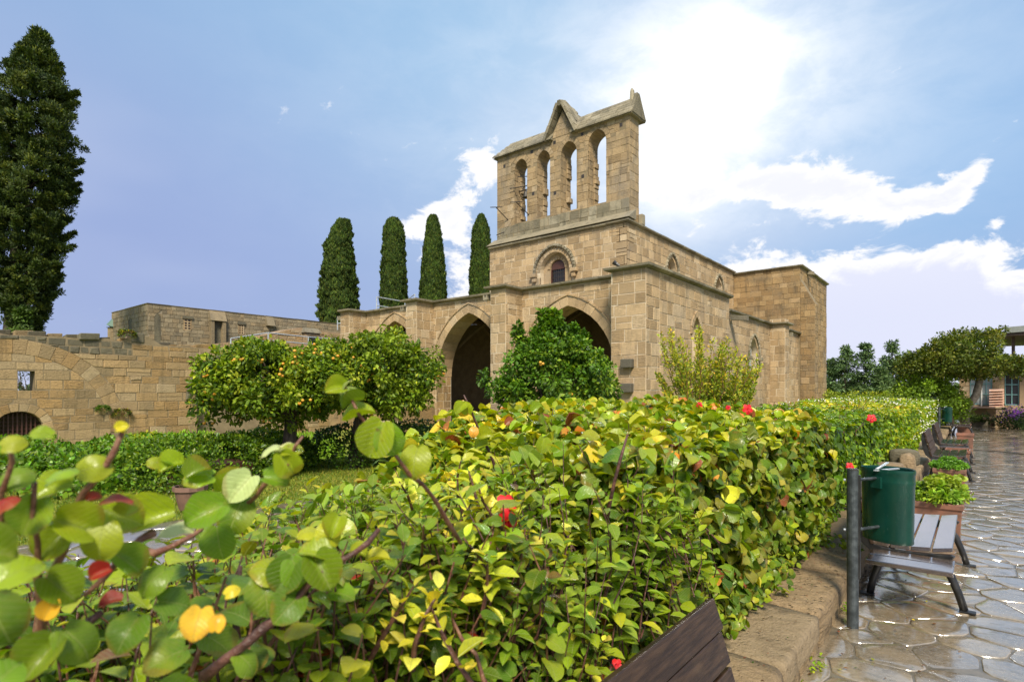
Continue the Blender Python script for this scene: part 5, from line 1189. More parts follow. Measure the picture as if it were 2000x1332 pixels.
def cypress(label, px_c, base_z, d, prof, n, size, lean=0, group='cypresses behind the church porch', seed=0, rag=.05, upk=1.6, cols=None):
    """prof: list of (py, half width in px)"""
    base = at(px_c, 765, d); t = thing('cypress_tree', label, 'tree', group, loc=(base.x, base.y, base_z)); k = d/1111
    zs = [EYE+(765-p[0])*k for p in prof]; rs = [p[1]*k*.90 for p in prof]; cs = [(p[2] if len(p) > 2 else 0)*k for p in prof]
    mb = MB(); limb(mb, (base.x, base.y, base_z-.2), (base.x, base.y, zs[0]-(zs[0]-base_z)*.08), .28, .03, .005, 8, 7); mb.build('trunk', 'bark', t)
    zmin, zmax = min(zs), max(zs); zz = rng.random(n)
    # more leaves where the tree is wider
    zq = zmin+(zmax-zmin)*zz; o_ = np.argsort(zs); zsrt = np.array(zs)[o_]; rsrt = np.array(rs)[o_]; csrt = np.array(cs)[o_]
    keep = rng.random(n) < np.interp(zq, zsrt, rsrt)/max(rs)*.9+.1; zq = zq[keep]; m_ = len(zq); r = np.interp(zq, zsrt, rsrt); cx = np.interp(zq, zsrt, csrt)
    th = rng.random(m_)*2*math.pi
    bump = np.array([1+rag*3.4*noise.noise(Vector((math.cos(a)*1.6, math.sin(a)*1.6, z*.9+seed)))+rag*4.2*noise.noise(Vector((math.cos(a)*4, math.sin(a)*4, z*2.6+seed)))+rag*1.6*noise.noise(Vector((math.cos(a)*9, math.sin(a)*9, z*6+seed))) for a, z in zip(th, zq)])
    rr = r*bump*(1-np.abs(rng.normal(0, .11, m_))); x = base.x+CR.x*cx+np.cos(th)*rr; y = base.y+CR.y*cx+np.sin(th)*rr
    rad = np.stack([np.cos(th), np.sin(th), np.zeros(m_)], 1); D = rad*.55+np.array([0, 0, upk])+rvec(m_)*.55; Nn = rad+rvec(m_)*.6
    cols = cols or [(.045, .085, .014), (.075, .12, .016), (.025, .05, .010), (.12, .16, .02)]
    patch = np.array([noise.noise(Vector((math.cos(a)*2.5, math.sin(a)*2.5, z*1.4+seed*3))) for a, z in zip(th, zq)])
    C = palette(m_, cols, [3, 3, 2, 1], .2)*(1+.5*patch[:, None])
    leaves('crown', np.stack([x, y, zq], 1), D, Nn, size*np.clip(rng.normal(1, .25, m_), .5, 1.6), np.clip(C, .004, .5), T_small(.22), 'needle', t)
    return t
cypress('broad-based cypress, leftmost of the four behind the porch', 662, 0, 48, [(640, 38), (600, 39), (560, 36), (520, 31), (480, 26), (460, 21, 4), (440, 14, 8), (432, 10, 10)], 90000, .19, seed=1, rag=.07)
cypress('even round-topped cypress, second from the left behind the porch', 769, 0, 48, [(620, 28), (580, 27), (540, 25), (500, 24), (460, 21), (440, 16), (430, 8)], 76000, .19, seed=5, rag=.05)
cypress('narrow-topped cypress, third from the left behind the porch', 846, 0, 49, [(610, 29), (560, 27), (520, 24), (480, 18), (450, 14), (432, 10), (424, 6)], 68000, .19, seed=9, rag=.04)
cypress('cypress partly hidden by the left edge of the belfry wall', 940, 0, 50, [(600, 26), (560, 24), (520, 22), (480, 20), (450, 16), (432, 9), (422, 4)], 60000, .19, seed=13, rag=.04)
# the big ragged cypress at the left edge
cb = thing('cypress_tree', 'huge ragged cypress towering over the ruined wall at the left edge', 'tree', loc=(at(48, 765, 28).x, at(48, 765, 28).y, -1.2)); d0 = 28; k0 = d0/1111; bb = at(48, 765, d0)
mb = MB(); limb(mb, (bb.x-CR.x*1.1, bb.y-CR.y*1.1, -1.3), (bb.x, bb.y, 17.5), .3, .05, .006, 8, 8); mb.build('trunk', 'bark', cb)
prof = [(700, 10), (650, 20), (600, 38), (540, 50), (480, 56), (400, 62), (320, 66), (250, 66), (190, 58), (140, 36), (100, 16), (66, 2)]
zs = np.array([EYE+(765-p[0])*k0 for p in prof]); rs = np.array([p[1]*k0 for p in prof]); cl = []; mb = MB()
for i in range(1500):
    z = random.uniform(zs[0], zs[-1]); r = np.interp(z, zs, rs); a = random.random()*6.28; rg = 1+.42*noise.noise(Vector((math.cos(a)*1.5, math.sin(a)*1.5, z*.75)))+.40*noise.noise(Vector((math.cos(a)*5, math.sin(a)*5, z*1.9)))
    rr = r*rg*(random.uniform(.3, 1.0)**.5); ln_ = k0*30*((z-zs[0])/(zs[-1]-zs[0]))**2; c = (bb.x+CR.x*ln_+rr*math.cos(a), bb.y+CR.y*ln_+rr*math.sin(a), z+rr*.14); cl.append((c, random.uniform(.12, .36)))
    if i % 14 == 0: limb(mb, (bb.x, bb.y, z-.6), c, .05, .01, .04, 4, 3)
for i in range(150):
    z = random.uniform(zs[2], zs[-2]); r = np.interp(z, zs, rs); a = random.random()*6.28; ex = random.uniform(.95, 1.32)
    for q in range(5):
        rr = r*(ex-.09*q); ln_ = k0*30*((z-zs[0])/(zs[-1]-zs[0]))**2; cl.append(((bb.x+CR.x*ln_+rr*math.cos(a), bb.y+CR.y*ln_+rr*math.sin(a), z+.25-.10*q), .08+.035*q))
mb.build('branches', 'bark', cb, kind='stuff')
clump_tree(cb, cl, 120, T_small(.16), 'needle', .145, [(.045, .075, .012), (.075, .11, .015), (.022, .045, .010), (.13, .155, .018)], [3, 2.4, 2.2, .9], flat=.7, drop=-.9)
sb = at(45, 640, 27); bs = thing('cypress_sapling', 'small bright conifer bush on the wall top under the huge cypress', 'bush', loc=(sb.x, sb.y, 3.2))
cl = [((sb.x+random.gauss(0, .3)*(1-t), sb.y+random.gauss(0, .3)*(1-t), 3.4+2.0*t), .22) for t in [random.random() for _ in range(46)]]
clump_tree(bs, cl, 80, T_small(.24), 'needle', .2, [(.06, .11, .015), (.09, .15, .02)], [1, 1])
wt = at(52, 742, 34); wtree = thing('distant_tree', 'thin bare-looking tree seen through the window of the ruined wall', 'tree', loc=(wt.x, wt.y, -1))
mb = MB()
for i in range(16): limb(mb, (wt.x, wt.y, .5), (wt.x+random.gauss(0, .6), wt.y+random.gauss(0, .6), random.uniform(1.6, 3.4)), .05, .012, .12, 4, 5)
mb.build('branches', 'bark', wtree, kind='stuff'); clump_tree(wtree, [((wt.x+random.gauss(0, .8), wt.y+random.gauss(0, .8), random.uniform(1.2, 3)), .2) for _ in range(26)], 30, SMALL, 'needle', .1, [(.03, .05, .01)], [1])

# pines beyond the transept
def pine(label, px, top, half, d, seed, n=52, bot=775):
    rd = random.Random(seed); b = at(px, 765, d); t = thing('pine_tree', label, 'tree', 'pines beyond the church', loc=(b.x, b.y, 0)); k = d/1111; zt = EYE+(765-top)*k; zb = EYE+(765-bot)*k; mb = MB()
    limb(mb, (b.x, b.y, -.3), (b.x, b.y, zt-.4), .16, .04, .02, 6, 6); mb.build('trunk', 'bark', t); cl = []; mb = MB()
    for i in range(n):
        f_ = rd.random()**.85; z = zb+(zt-zb)*f_; r = half*k*(1.05-f_**1.5)*rd.uniform(.25, 1.05); a = rd.random()*6.28; c = (b.x+r*math.cos(a), b.y+r*math.sin(a), z); cl.append((c, rd.uniform(.28, .52)))
        if i % 3 == 0: limb(mb, (b.x, b.y, z-.5), c, .05, .015, .05, 4, 3)
    mb.build('branches', 'bark', t, kind='stuff'); clump_tree(t, cl, 60, T_small(.2), 'needle', .30, [(.10, .17, .06), (.14, .21, .07), (.06, .11, .04)], [3, 2, 1.2], flat=.6)
for i, (lb, px, top, half) in enumerate((('pine just right of the church transept edge', 1625, 705, 26), ('tall airy pine, second from the transept edge', 1652, 680, 30), ('tallest rounded pine right of the transept', 1690, 674, 36), ('slim pine standing apart between the pine group and the spreading tree', 1742, 670, 30), ('small dark pine in the gap behind the slim pine', 1722, 722, 24), ('pine half hidden by the spreading tree', 1778, 692, 34))):
    pine(lb, px, top, half, 62-i, 30+i)
gb = at(1812, 790, 24); gbt = thing('garden_bush', 'bright green spreading bush below the umbrella-shaped tree', 'bush', loc=(gb.x, gb.y, 0)); cl = []
for i in range(150):
    q = Vector(rvec(1)[0]); p = at(1812, 772, 24); rr = random.uniform(.6, 1); cl.append(((p.x+q.x*1.35*rr, p.y+q.y*1.5*rr, 1.35+q.z*1.15*rr-(.25*abs(q.x))), random.uniform(.15, .3)))
clump_tree(gbt, cl, 90, SMALL, 'tree_leaf', .10, [(.17, .28, .02), (.25, .36, .03), (.10, .17, .015)], [3, 2.4, 1.4])
us = thing('leafy_shrub', 'yellow-green shrub row beyond the hibiscus hedge, before the pines', 'shrub', loc=(-6, 25, 0)); cl = []
for i in range(200):
    t = random.random(); p = at(1605+140*t, 775, 27+6*t); cl.append(((p.x+random.gauss(0, .5), p.y+random.gauss(0, .6), random.uniform(.1, 1.5)), random.uniform(.18, .3)))
clump_tree(us, cl, 70, SMALL, 'tree_leaf', .10, [(.22, .30, .025), (.34, .36, .03), (.12, .18, .015)], [3, 2, 1.6])
# umbrella-shaped tree over the far end of the path
ub = Vector((-.28, 30.6, 0)); ut = thing('spreading_tree', 'umbrella-shaped dark green tree with pale leaning trunk at the end of the path', 'tree', loc=ub)
mb = MB(); mb.tube([ub+Vector((-.05, 0, -.1)), ub+Vector((-.02, 0, .9)), ub+Vector((.3, 0, 1.5)), ub+Vector((.42, 0, 2.1)), ub+Vector((.42, .1, 2.7))], [.2, .16, .14, .13, .11], 9); mb.build('trunk', 'pale_bark', ut, smooth=True); cl = []; mb = MB(); tp = ub+Vector((.42, .1, 2.6))
for i in range(460):
    a = random.random()*6.28; r = 2.75*math.sqrt(random.random()); hgt = 4.25-.19*r*r*(.9 if True else 1); lo = 2.5-.22*(1-r/2.75)
    z = lo+(max(hgt, lo+.25)-lo)*random.random()+.18*noise.noise(Vector((r*math.cos(a), r*math.sin(a), 3)))
    c = (ub.x+.35+r*math.cos(a), ub.y+r*math.sin(a)*.9, z); pj_ = project(c)
    if pj_[0] > 1950 and pj_[1] < 700: continue
    cl.append((c, random.uniform(.16, .34)))
    if i % 9 == 0: limb(mb, tp, c, .06, .012, .08, 5, 4)
for px, py in ((1868, 650), (1880, 645), (1862, 655), (1895, 648), (1848, 662), (1825, 678), (1812, 690), (1960, 640), (1940, 650), (1805, 700)):
    p = at(px, py+4, 24.6); cl.append((tuple(p), .17))
mb.build('branches', 'bark', ut, kind='stuff')
clump_tree(ut, cl, 80, SMALL, 'tree_leaf', .11, [(.08, .12, .013), (.12, .15, .016), (.045, .07, .01), (.18, .18, .025)], [3, 3, 2, 1.2])

# white-flowering hedge, far stretch
wh = thing('white_flowering_hedge', 'lower hedge sprinkled with small white flowers behind the farthest benches', 'hedge', loc=(-1.9, 22, 0))
hedge_mass(wh, 18.0, 31.0, -4.0, -1.25, .1, 9000, 11000, 0, .075, [G['lime'], G['green'], G['ylime'], G['mid']], [3, 3, 1.6, 2], BENT, 'hedge_leaf', ends=(1200, 0))
mb = MB(); mb.box(-3.7, -1.55, 18.3, 30.8, .0, 1.0); mb.build('dark_core_fill', 'dark_twig', wh)  # dark filler added inside this hedge for shaded gaps
n = 420; x = rng.uniform(-4, -1.15, n); y = rng.uniform(15.5, 31, n); z = np.array([top_h(a, b) for a, b in zip(x, y)])+.02; fc = rng.random(n) < .45; x[fc] = -1.14; z[fc] = rng.uniform(.3, 1.25, fc.sum())
leaves('white_blossoms', np.stack([x, y, z], 1), rvec(n), np.array([1, -1, 1])+rvec(n)*.3, np.full(n, .05), np.tile([.85, .84, .76], (n, 1)), BENT, 'hedge_leaf', wh)

# ------------------------------------------------------------------ low kerb wall
kerb = thing('kerb_wall', 'low wall of worn rounded stones carrying the hedge along the wet path', 'wall', loc=(-1, 10, 0))
mb = MB(); mb.box(-1.75, -.815, -1, 32, -.1, .16); mb.build('wall_bed', 'soil', kerb)
rd = random.Random(11); y = -1.0
def worn_block(x0, x1, y0, y1, z0, z1, name, mat, parent, nx=7, ny=6, rough=.012, rnd=.05, seed=0):
    v = []; f = []; ny = max(4, int((y1-y0)/.10))
    prof = [(x1+.004, z0)]+[(x1-rnd+rnd*math.cos(a)*1.0, z1-rnd+rnd*math.sin(a)) for a in (0, .4, .8, 1.2, 1.57)]+[(x1-rnd-(x1-rnd-x0)*t, z1) for t in (.25, .5, .75, 1)]
    for j in range(ny+1):
        t = j/ny; yy = y0+(y1-y0)*t; e = min(t, 1-t); pinch = .010*max(0, 1-e*18)
        for (xx, zz) in prof:
            nv = Vector((xx*5, yy*5, zz*5+seed)); dn = rough*(noise.noise(nv)+.6*noise.noise(nv*2.7)+.35*noise.noise(nv*6))
            top = (zz-z0)/(z1-z0); v.append((xx-pinch*(1 if xx > x1-.06 else 0)+dn, yy+dn*.6, zz+dn*top-pinch*.9*top))
    m_ = len(prof)
    for j in range(ny):
        for i in range(m_-1): a = j*m_+i; f.append((a, a+m_, a+m_+1, a+1))
    f.append(tuple(range(m_))); f.append(tuple(range((ny+1)*m_-1, ny*m_-1, -1)))
    o = obj(name, v, f, mat, parent, smooth=True); return o
k = 0
while y < 31:
    ln = rd.uniform(.8, 1.6); zt = .235+rd.uniform(-.006, .01); xe = -.765+rd.uniform(-.02, .02)
    worn_block(-1.42+rd.uniform(-.05, .05), xe, y+.006, y+ln-.006, .10, zt, 'coping_stone', 'kerb_stone', kerb, seed=k*3.1, rnd=rd.uniform(.035, .055), rough=.012); y += ln; k += 1
y = -1.0
while y < 20:
    ln = rd.uniform(.16, .42); worn_block(-.95, -.785+rd.uniform(-.012, .015), y+.006, y+ln-.006, -.05, .11, 'face_stone', 'kerb_stone', kerb, seed=y*7, rnd=.03, rough=.018); y += ln
# debris, leaf litter and small weeds on it
n = 260; x = rng.uniform(-1.35, -.8, n); y = rng.uniform(1.5, 7, n); leaves('fallen_leaves', np.stack([x, y, np.full(n, .245)], 1), rvec(n)*[1, 1, .1], np.array([0, 0, 1])+rvec(n)*.3, rng.uniform(.008, .022, n), palette(n, [G['brown'], G['rust'], G['yellow'], G['dark']], [4, 2, .7, 1]), BENT, 'hedge_leaf', kerb)
for (yy, lb, nn_) in ((3.35, 'small yellow-green weed at the foot of the kerb wall left of the post', 40), (3.75, 'green weed sprig in the joint between kerb wall and paving', 30), (4.9, 'tuft of weeds at the kerb wall behind the post', 34)):
    wd = thing('path_weed', lb, 'plant', 'weeds along the kerb wall', loc=(-.74, yy, 0)); P = np.array([-.735, yy, .03])+rng.normal(size=(nn_, 3))*[.02, .06, .025]; P[:, 2] = abs(P[:, 2])
    leaves('foliage', P, rvec(nn_)+[.5, 0, .5], rvec(nn_)*.5+[0, 0, 1], rng.uniform(.018, .036, nn_), palette(nn_, [G['lime'], G['ylime'], G['green']], [2, 1, 2]), BENT, 'hedge_leaf', wd)
# trailing sprays of the hedge over the wall edge
n = 900; y = rng.uniform(2.4, 6.3, n); x = -1.2+np.abs(rng.normal(0, .10, n))*(.5+.8*np.array([max(0, noise.noise(Vector((q*2.3, 0, 5)))) for q in y])*2); z = .24+rng.random(n)*.22*np.clip((-.85-x)*4, .15, 1)
leaves('trailing_foliage', np.stack([x, y, z], 1), rvec(n)*.7+[.4, 0, -.2], rvec(n)*.5+[.6, -.2, .8], rng.uniform(.03, .05, n), palette(n, [G['green'], G['lime'], G['mid'], G['ylime']], [3, 3, 1.5, 1]), ROUND, 'broad_leaf', hedge, 'stuff', True)
# broken column pieces in the hedge gap
for (px, py, d, dim, mt, lb) in ((1766, 893, 9.2, (.20, .16, .13), 'dark_stone', 'dark rounded stone capital lying on top of the stone stump in the hedge gap'), (1738, 912, 8.6, (.17, .14, .07), 'kerb_stone', 'light worn stone slab just behind the green bin'), (1772, 922, 9.0, (.11, .12, .28), 'kerb_stone', 'mossy stone stump carrying the dark capital')):
    p = at(px, py, d); st_ = thing('carved_stone', lb, 'stone', loc=p); bm = bmesh.new(); bmesh.ops.create_cube(bm, size=2); bmesh.ops.subdivide_edges(bm, edges=bm.edges[:], cuts=5, use_grid_fill=True)
    vs = []; fs_ = [tuple(v.index for v in f.verts) for f in bm.faces]
    for v in bm.verts:
        q = v.co.copy(); q2 = q.normalized()*1.15; q = q.lerp(q2, .5); dn = 1+.10*noise.noise(q*2+p); vs.append((p.x+q.x*dim[0]*dn, p.y+q.y*dim[1]*dn, p.z+q.z*dim[2]*dn))
    bm.free(); obj('stone_body', vs, fs_, mt, st_, smooth=True)

# ------------------------------------------------------------------ benches
def make_bench(label, y0, ln=1.95):
    b = thing('park_bench', label, 'bench', 'slatted benches along the kerb wall', loc=(-.4, y0, 0)); W = lambda x, y, z: Vector((x-.4, y+y0, z))
    # seat: four long slats
    for i, (x, z) in enumerate(((-.20, .430), (-.065, .424), (.07, .432), (.205, .445))):
        mb = MB(); mb.obox(W(x, ln/2+.2, z), (.0625, 0, .006*(i-1)), (0, ln/2-.22, 0), (0, 0, .016)); mb.build('seat_slat', 'wet_wood', b, bevel=.005)
    for j, yy in enumerate((.10, .30)):
        mb = MB(); mb.obox(W(.02, yy-.02, .378), (.262, 0, .0), (0, .092, 0), (0, 0, .017)); mb.build('end_board', 'wet_wood', b, bevel=.006)
    # back: four slats leaning away
    for i, (x, z) in enumerate(((-.265, .505), (-.292, .625), (-.325, .745), (-.352, .86))):
        dx = -.345+.02*i; mb = MB(); a = Vector((-.30-.05*i*.3, 0, 1)).normalized()*.055; mb.obox(W(x+.005, ln/2+.2, z-.03), a, (0, ln/2-.20, 0), Vector((a.z, 0, -a.x)).normalized()*.015); mb.build('back_slat', 'wet_back', b, bevel=.005)
    for yy in (.43, ln-.05):
        # crescent side plate of the back, running on into the seat rail
        out = [(-.385, .865), (-.405, .84), (-.405, .72), (-.385, .56), (-.34, .44), (-.27, .375), (-.10, .355), (.12, .36), (.265, .385), (.285, .41), (.26, .418), (.1, .402), (-.12, .398), (-.235, .42), (-.285, .50), (-.312, .62), (-.342, .75), (-.362, .86)]
        mb = MB(); n = len(out); v = [W(x, yy-.02, z) for x, z in out]+[W(x, yy+.02, z) for x, z in out]
        f = [tuple(range(n)), tuple(range(2*n-1, n-1, -1))]+[(i, i+n, (i+1) % n+n, (i+1) % n) for i in range(n)]; mb.add(v, f); mb.build('side_frame', 'black_iron', b, bevel=.004)
        for s_, pts in ((1, [(.10, .37), (.19, .34), (.255, .26), (.30, .14), (.335, .02)]), (-1, [(-.06, .37), (-.15, .335), (-.21, .25), (-.245, .13), (-.265, .02)])):
            mb = MB(); mb.tube([W(x, yy, z) for x, z in pts], [.03, .032, .029, .027, .027], 8, flat=1.2); leg = mb.build('leg', 'black_iron', b, smooth=True)
            mb = MB(); x = pts[-1][0]; mb.box(x-.4-.05+.02*s_, x-.4+.05+.02*s_, yy+y0-.03, yy+y0+.03, .004, .018); mb.build('foot_plate', 'black_iron', b, bevel=.003)
    return b
def tree_copy(o, label, dy):
    def rec(s_, parent):
        c = s_.copy(); COL.objects.link(c); c.parent = parent
        for ch_ in kids[s_.name]: rec(ch_, c)
        return c
    kids = {}
    for q in list(bpy.data.objects):
        kids.setdefault(q.name, [])
        if q.parent: kids.setdefault(q.parent.name, []).append(q)
    c = rec(o, None); c['label'] = label; c.location.y += dy; return c
B0 = make_bench('wet slatted bench beside the green bin with pale shining seat', 5.0)
tree_copy(B0, 'nearest bench, only the top of its dark slatted back showing at the bottom edge', -4.84)
tree_copy(B0, 'bench just past the two leafy terracotta planters, its curved back half-facing', 8.0)
tree_copy(B0, 'bench before the plain terracotta planter, fourth along the path', 11.3)
tree_copy(B0, 'farthest bench, under the second green bin', 21.6)

# ------------------------------------------------------------------ post and bin
def make_bin(lp, lb, px, py, bxx, byy, post_kind=True):
    p = thing('post', lp, 'post', 'grey posts that carry the bins', loc=(px, py, 0)); mb = MB(); mb.tube([(px, py, -.02), (px, py, 1.105)], .037, 20); o = mb.build('tube', 'galvanised', p, smooth=False)
    mb = MB(); mb.tube([(px, py, 1.105), (px, py, 1.112)], [.034, .034], 20); mb.build('cap', 'dark_metal', p)
    mb = MB(); mb.box(px+.034, px+.046, py-.01, py+.02, .35, 1.07); mb.build('mounting_strip', 'black_iron', p)
    for z_ in (1.03, .68):
        mb = MB(); mb.tube([(px-.04, py-.012, z_), (px-.052, py-.012, z_)], .009, 6); mb.build('bolt', 'rail_steel', p)
    b = thing('litter_bin', lb, 'bin', 'green litter bins', loc=(bxx, byy, .57)); n = 28; ax = Vector((bxx-px, byy-py, 0)).normalized(); sd = Vector((ax.y, -ax.x, 0))
    def ringp(z, k, th0=0): return [Vector((bxx, byy, z))+ax*(math.cos(2*math.pi*i/n)*.150*k if math.cos(2*math.pi*i/n) > 0 else math.cos(2*math.pi*i/n)*.10*k)+sd*(math.sin(2*math.pi*i/n)*.180*k) for i in range(n)]
    lv = [(.585, .90), (.57, .93), (.575, .95), (.60, .94), (.99, .985), (1.0, 1.005), (1.012, .99), (1.055, .995), (1.065, 1.015), (1.08, 1.02), (1.095, 1.005), (1.09, .97), (.70, .92)]
    v = []; f = []
    for z, k in lv: v += ringp(z, k)
    for i in range(len(lv)-1):
        for k in range(n): f.append((i*n+k, i*n+(k+1) % n, (i+1)*n+(k+1) % n, (i+1)*n+k))
    f.append(tuple(range(n-1, -1, -1))); f.append(tuple(range((len(lv)-1)*n, len(lv)*n))); o = obj('drum', v, f, 'green_paint', b, smooth=True)
    e = o.modifiers.new('split', 'EDGE_SPLIT'); e.split_angle = R(40)
    mb = MB(); q = Vector((bxx, byy, 1.085)); mb.obox(q, ax*.13, sd*.012, (0, 0, .004)); mb.obox(q-ax*.05+Vector((0, 0, .03)), ax*.06+Vector((0, 0, .02)), sd*.01, (0, 0, .003)); mb.build('ash_flap', 'rail_steel', b)
    for z in (1.03, .68):
        mb = MB(); s0 = Vector((px, py, z)); mb.tube([s0, Vector((bxx, byy, z))-ax*.09], .011, 6); mb.build('bracket', 'galvanised', b)
    mb = MB(); mb.obox(Vector((bxx, byy, 1.0))-ax*.115, ax*.012, sd*.035, (0, 0, .04)); mb.build('bracket_plate', 'green_paint', b)
make_bin('grey galvanised steel post rising from the wet paving in the right foreground', 'dark green half-round litter bin hung on the near grey post', -.667, 4.60, -.50, 4.93)
make_bin('grey post of the far bin at the end of the bench row', 'small-looking dark green litter bin at the far end of the path', -1.0, 25.3, -.80, 25.6)

# ------------------------------------------------------------------ planters
def make_planter(label, y0, plant, kind=0, w=.42, h=.40, xc=-.33):
    p = thing('planter', label, 'planter', 'terracotta planters between the benches', loc=(xc, y0+.3, 0)); x0, x1, y1 = xc-w/2, xc+w/2, y0+.62
    def shell(k, z): return [(xc+(x-xc)*k, (y0+y1)/2+(y-(y0+y1)/2)*k, z) for x, y in ((x0, y0), (x1, y0), (x1, y1), (x0, y1))]
    lv = [(.90, 0), (.985, h-.07), (1.04, h-.065), (1.05, h-.01), (1.03, h), (.93, h), (.92, h-.08)]; v = []; f = []
    for k, z in lv: v += shell(k, z)
    for i in range(len(lv)-1):
        for k in range(4): f.append((i*4+k, i*4+(k+1) % 4, (i+1)*4+(k+1) % 4, (i+1)*4+k))
    f.append((3, 2, 1, 0)); obj('clay_box', v, f, 'terracotta', p, bevel=.008)
    mb = MB(); mb.box(xc-w*.465, xc+w*.465, y0+.03, y1-.03, h-.14, h-.05); mb.build('soil', 'soil' if plant else 'rust_soil', p)
    for k in (-1, 1): mb = MB(); mb.tube([(xc+k*.1, y0+.02, h*.55), (xc+k*.1, y0-.012+.02, h*.55)], .012, 6); mb.build('knob', 'terracotta', p)
    if plant:
        cl = []
        for i in range(90):
            a = random.random()*6.28; r = math.sqrt(random.random()); cl.append(((xc+r*math.cos(a)*w*.56, (y0+y1)/2+r*math.sin(a)*.36, h+(.02 if kind else .04)+(.13 if kind else .17)*(1-r*r)*random.random()), .05))
        col = [(.22, .36, .03), (.32, .42, .04), (.13, .24, .02)] if kind == 0 else [(.12, .28, .02), (.18, .36, .03), (.08, .18, .015)]
        clump_tree(p, cl, 42 if kind == 0 else 60, BENT, 'hedge_leaf', .05 if kind == 0 else .028, col, [3, 2, 2], flat=.6).name = 'leaves'
        if kind == 0:
            cl = [(tuple(Vector((xc+.05, y0+.35, h+.17))+Vector([random.gauss(0, .11), random.gauss(0, .1), random.gauss(0, .03)])), .05) for _ in range(26)]; clump_tree(p, cl, 30, ROUND, 'broad_leaf', .05, [(.36, .46, .05), (.26, .38, .04)], [1, 1], flat=.5).name = 'leaves'
make_planter('terracotta planter with lime green geranium leaves right behind the near bench', 8.0, True, 0, w=.52, xc=-.37)
make_planter('terracotta planter with a low fine-leaved green cushion, before the third bench', 11.6, True, 1)
make_planter('bare terracotta planter with rusty soil between the third and fourth bench', 15.5, False, xc=-.30)
make_planter('plain terracotta planter with small holes, beyond the fourth bench', 21.2, False, w=.40, h=.42, xc=-.235)
make_planter('farthest terracotta planter, beside the last bench and far bin', 27.4, False, w=.42, h=.42, xc=-.34)
hs_ = thing('garden_hose', 'thin dark hose lying across the wet path', 'hose', loc=(0, 20.5, 0)); mb = MB(); mb.tube([(-.05+.3*i, 20.6-.14*i+.12*math.sin(i*1.3), .022) for i in range(14)], .014, 6); mb.build('hose_line', 'rubber', hs_)

# ------------------------------------------------------------------ house at the end of the path
house = thing('garden_house', 'ochre house with a tall turquoise framed window at the end of the path', 'building', loc=(2, 36, 0)); HY = 36.0
wl = slab(WEST(HY), rect(-.62, 8, -.2, 2.75), [rect(-.22, .64, 1.0, 2.55), rect(1.08, 1.62, 1.0, 2.5), rect(3, 4, 1, 2.4)], .4, 'front_wall', 'render_wall', house)
MH = Masonry(40); MH.add(courses(-.60, -.24, -.1, 2.5, .26, (.2, .36)), WEST(HY), wl, 'limestone'); MH.add(courses(.66, 1.06, -.1, 2.7, .26, (.25, .4)), WEST(HY), wl, 'limestone'); MH.emit()
mb = MB(); mb.box(-.85, -.15, HY-.12, HY, 2.42, 2.66); mb.build('stone_capital', 'limestone', house, bevel=.02)
mb = MB(); mb.box(-.62, 8, HY+.4, HY+6, 2.5, 2.6); mb.build('flat_roof', 'coping', house); mb = MB(); mb.box(-.62, -.3, HY+.4, HY+6, -.2, 2.6); mb.build('side_wall', 'render_wall', house)
for (a, b_, z1, pane) in ((-.22, .64, 2.55, 'curtain'), (1.08, 1.62, 2.5, 'dark_glass'), (3, 4, 2.4, 'dark_glass')):
    mb = MB(); mb.box(a, b_, HY+.16, HY+.18, 1.0, z1); wn = mb.build('window', pane, house)
    for u in np.linspace(a+.03, b_-.03, 5 if pane == 'curtain' else 3): mb = MB(); mb.box(u-.016, u+.016, HY+.11, HY+.15, 1.0, z1); mb.build('frame_bar', 'turquoise_frame', wn)
    for z in np.linspace(1.03, z1-.03, 4): mb = MB(); mb.box(a, b_, HY+.10, HY+.14, z-.018, z+.018); mb.build('frame_bar', 'turquoise_frame', wn)
mb = MB(); mb.tube([(.23, HY-.1, .95), (.23, HY-.1, 2.6)], .03, 6); mb.build('white_pole', 'white_paint', house)
mb = MB(); mb.box(-.35, .72, HY-1.5, HY-.02, .88, .94); mb.box(-.35, .72, HY-.5, HY-.02, 0, .3); mb.build('bar_counter', 'canopy_brown', house)
mb = MB(); mb.box(-.45, .55, HY-1.3, HY-1.0, -.02, .28); mb.build('planting_kerb', 'coping', house, bevel=.03)
for k in range(7): mb = MB(); mb.obox((.78, HY-.35, .98+k*.125), (.27, 0, .015), (0, .2, .03), (0, 0, .022)); mb.build('crate_slat', 'crate_slat', house)
pl = thing('house_pillar', 'ochre square pillar in front of the house window', 'pillar', loc=(.85, HY-.6, 0)); mb = MB(); mb.box(.74, 1.05, HY-.9, HY-.6, -.05, .86); mb.build('shaft', 'limestone', pl, bevel=.02); mb = MB(); mb.box(.68, 1.10, HY-.95, HY-.55, .86, .94); mb.build('cap_slab', 'limestone', pl, bevel=.015)
sd_ = thing('stone_pedestal', 'small stone pedestal table in front of the counter', 'pedestal', loc=(.5, 34.2, 0)); mb = MB(); mb.tube([(.5, 34.2, 0), (.5, 34.2, .36)], .06, 8); mb.build('shaft', 'kerb_stone', sd_); mb = MB(); mb.box(.27, .73, 34.0, 34.4, .36, .48); mb.build('table_slab', 'kerb_stone', sd_, bevel=.02)
cn = thing('roof_canopy', 'dark brown flat canopy roof on posts above the garden house', 'canopy', loc=(3, 39, 3.5))
mb = MB(); mb.add([(-1.6, 38.5, 4.35), (1.0, 36.5, 4.62), (1.0, 42, 4.62), (-1.6, 42, 4.35), (-1.6, 38.5, 4.42), (1.0, 36.5, 4.75), (1.0, 42, 4.75), (-1.6, 42, 4.42)], [(0, 3, 2, 1), (4, 5, 6, 7), (0, 1, 5, 4), (1, 2, 6, 5), (2, 3, 7, 6), (3, 0, 4, 7)]); mb.build('left_eave', 'canopy_brown', cn)
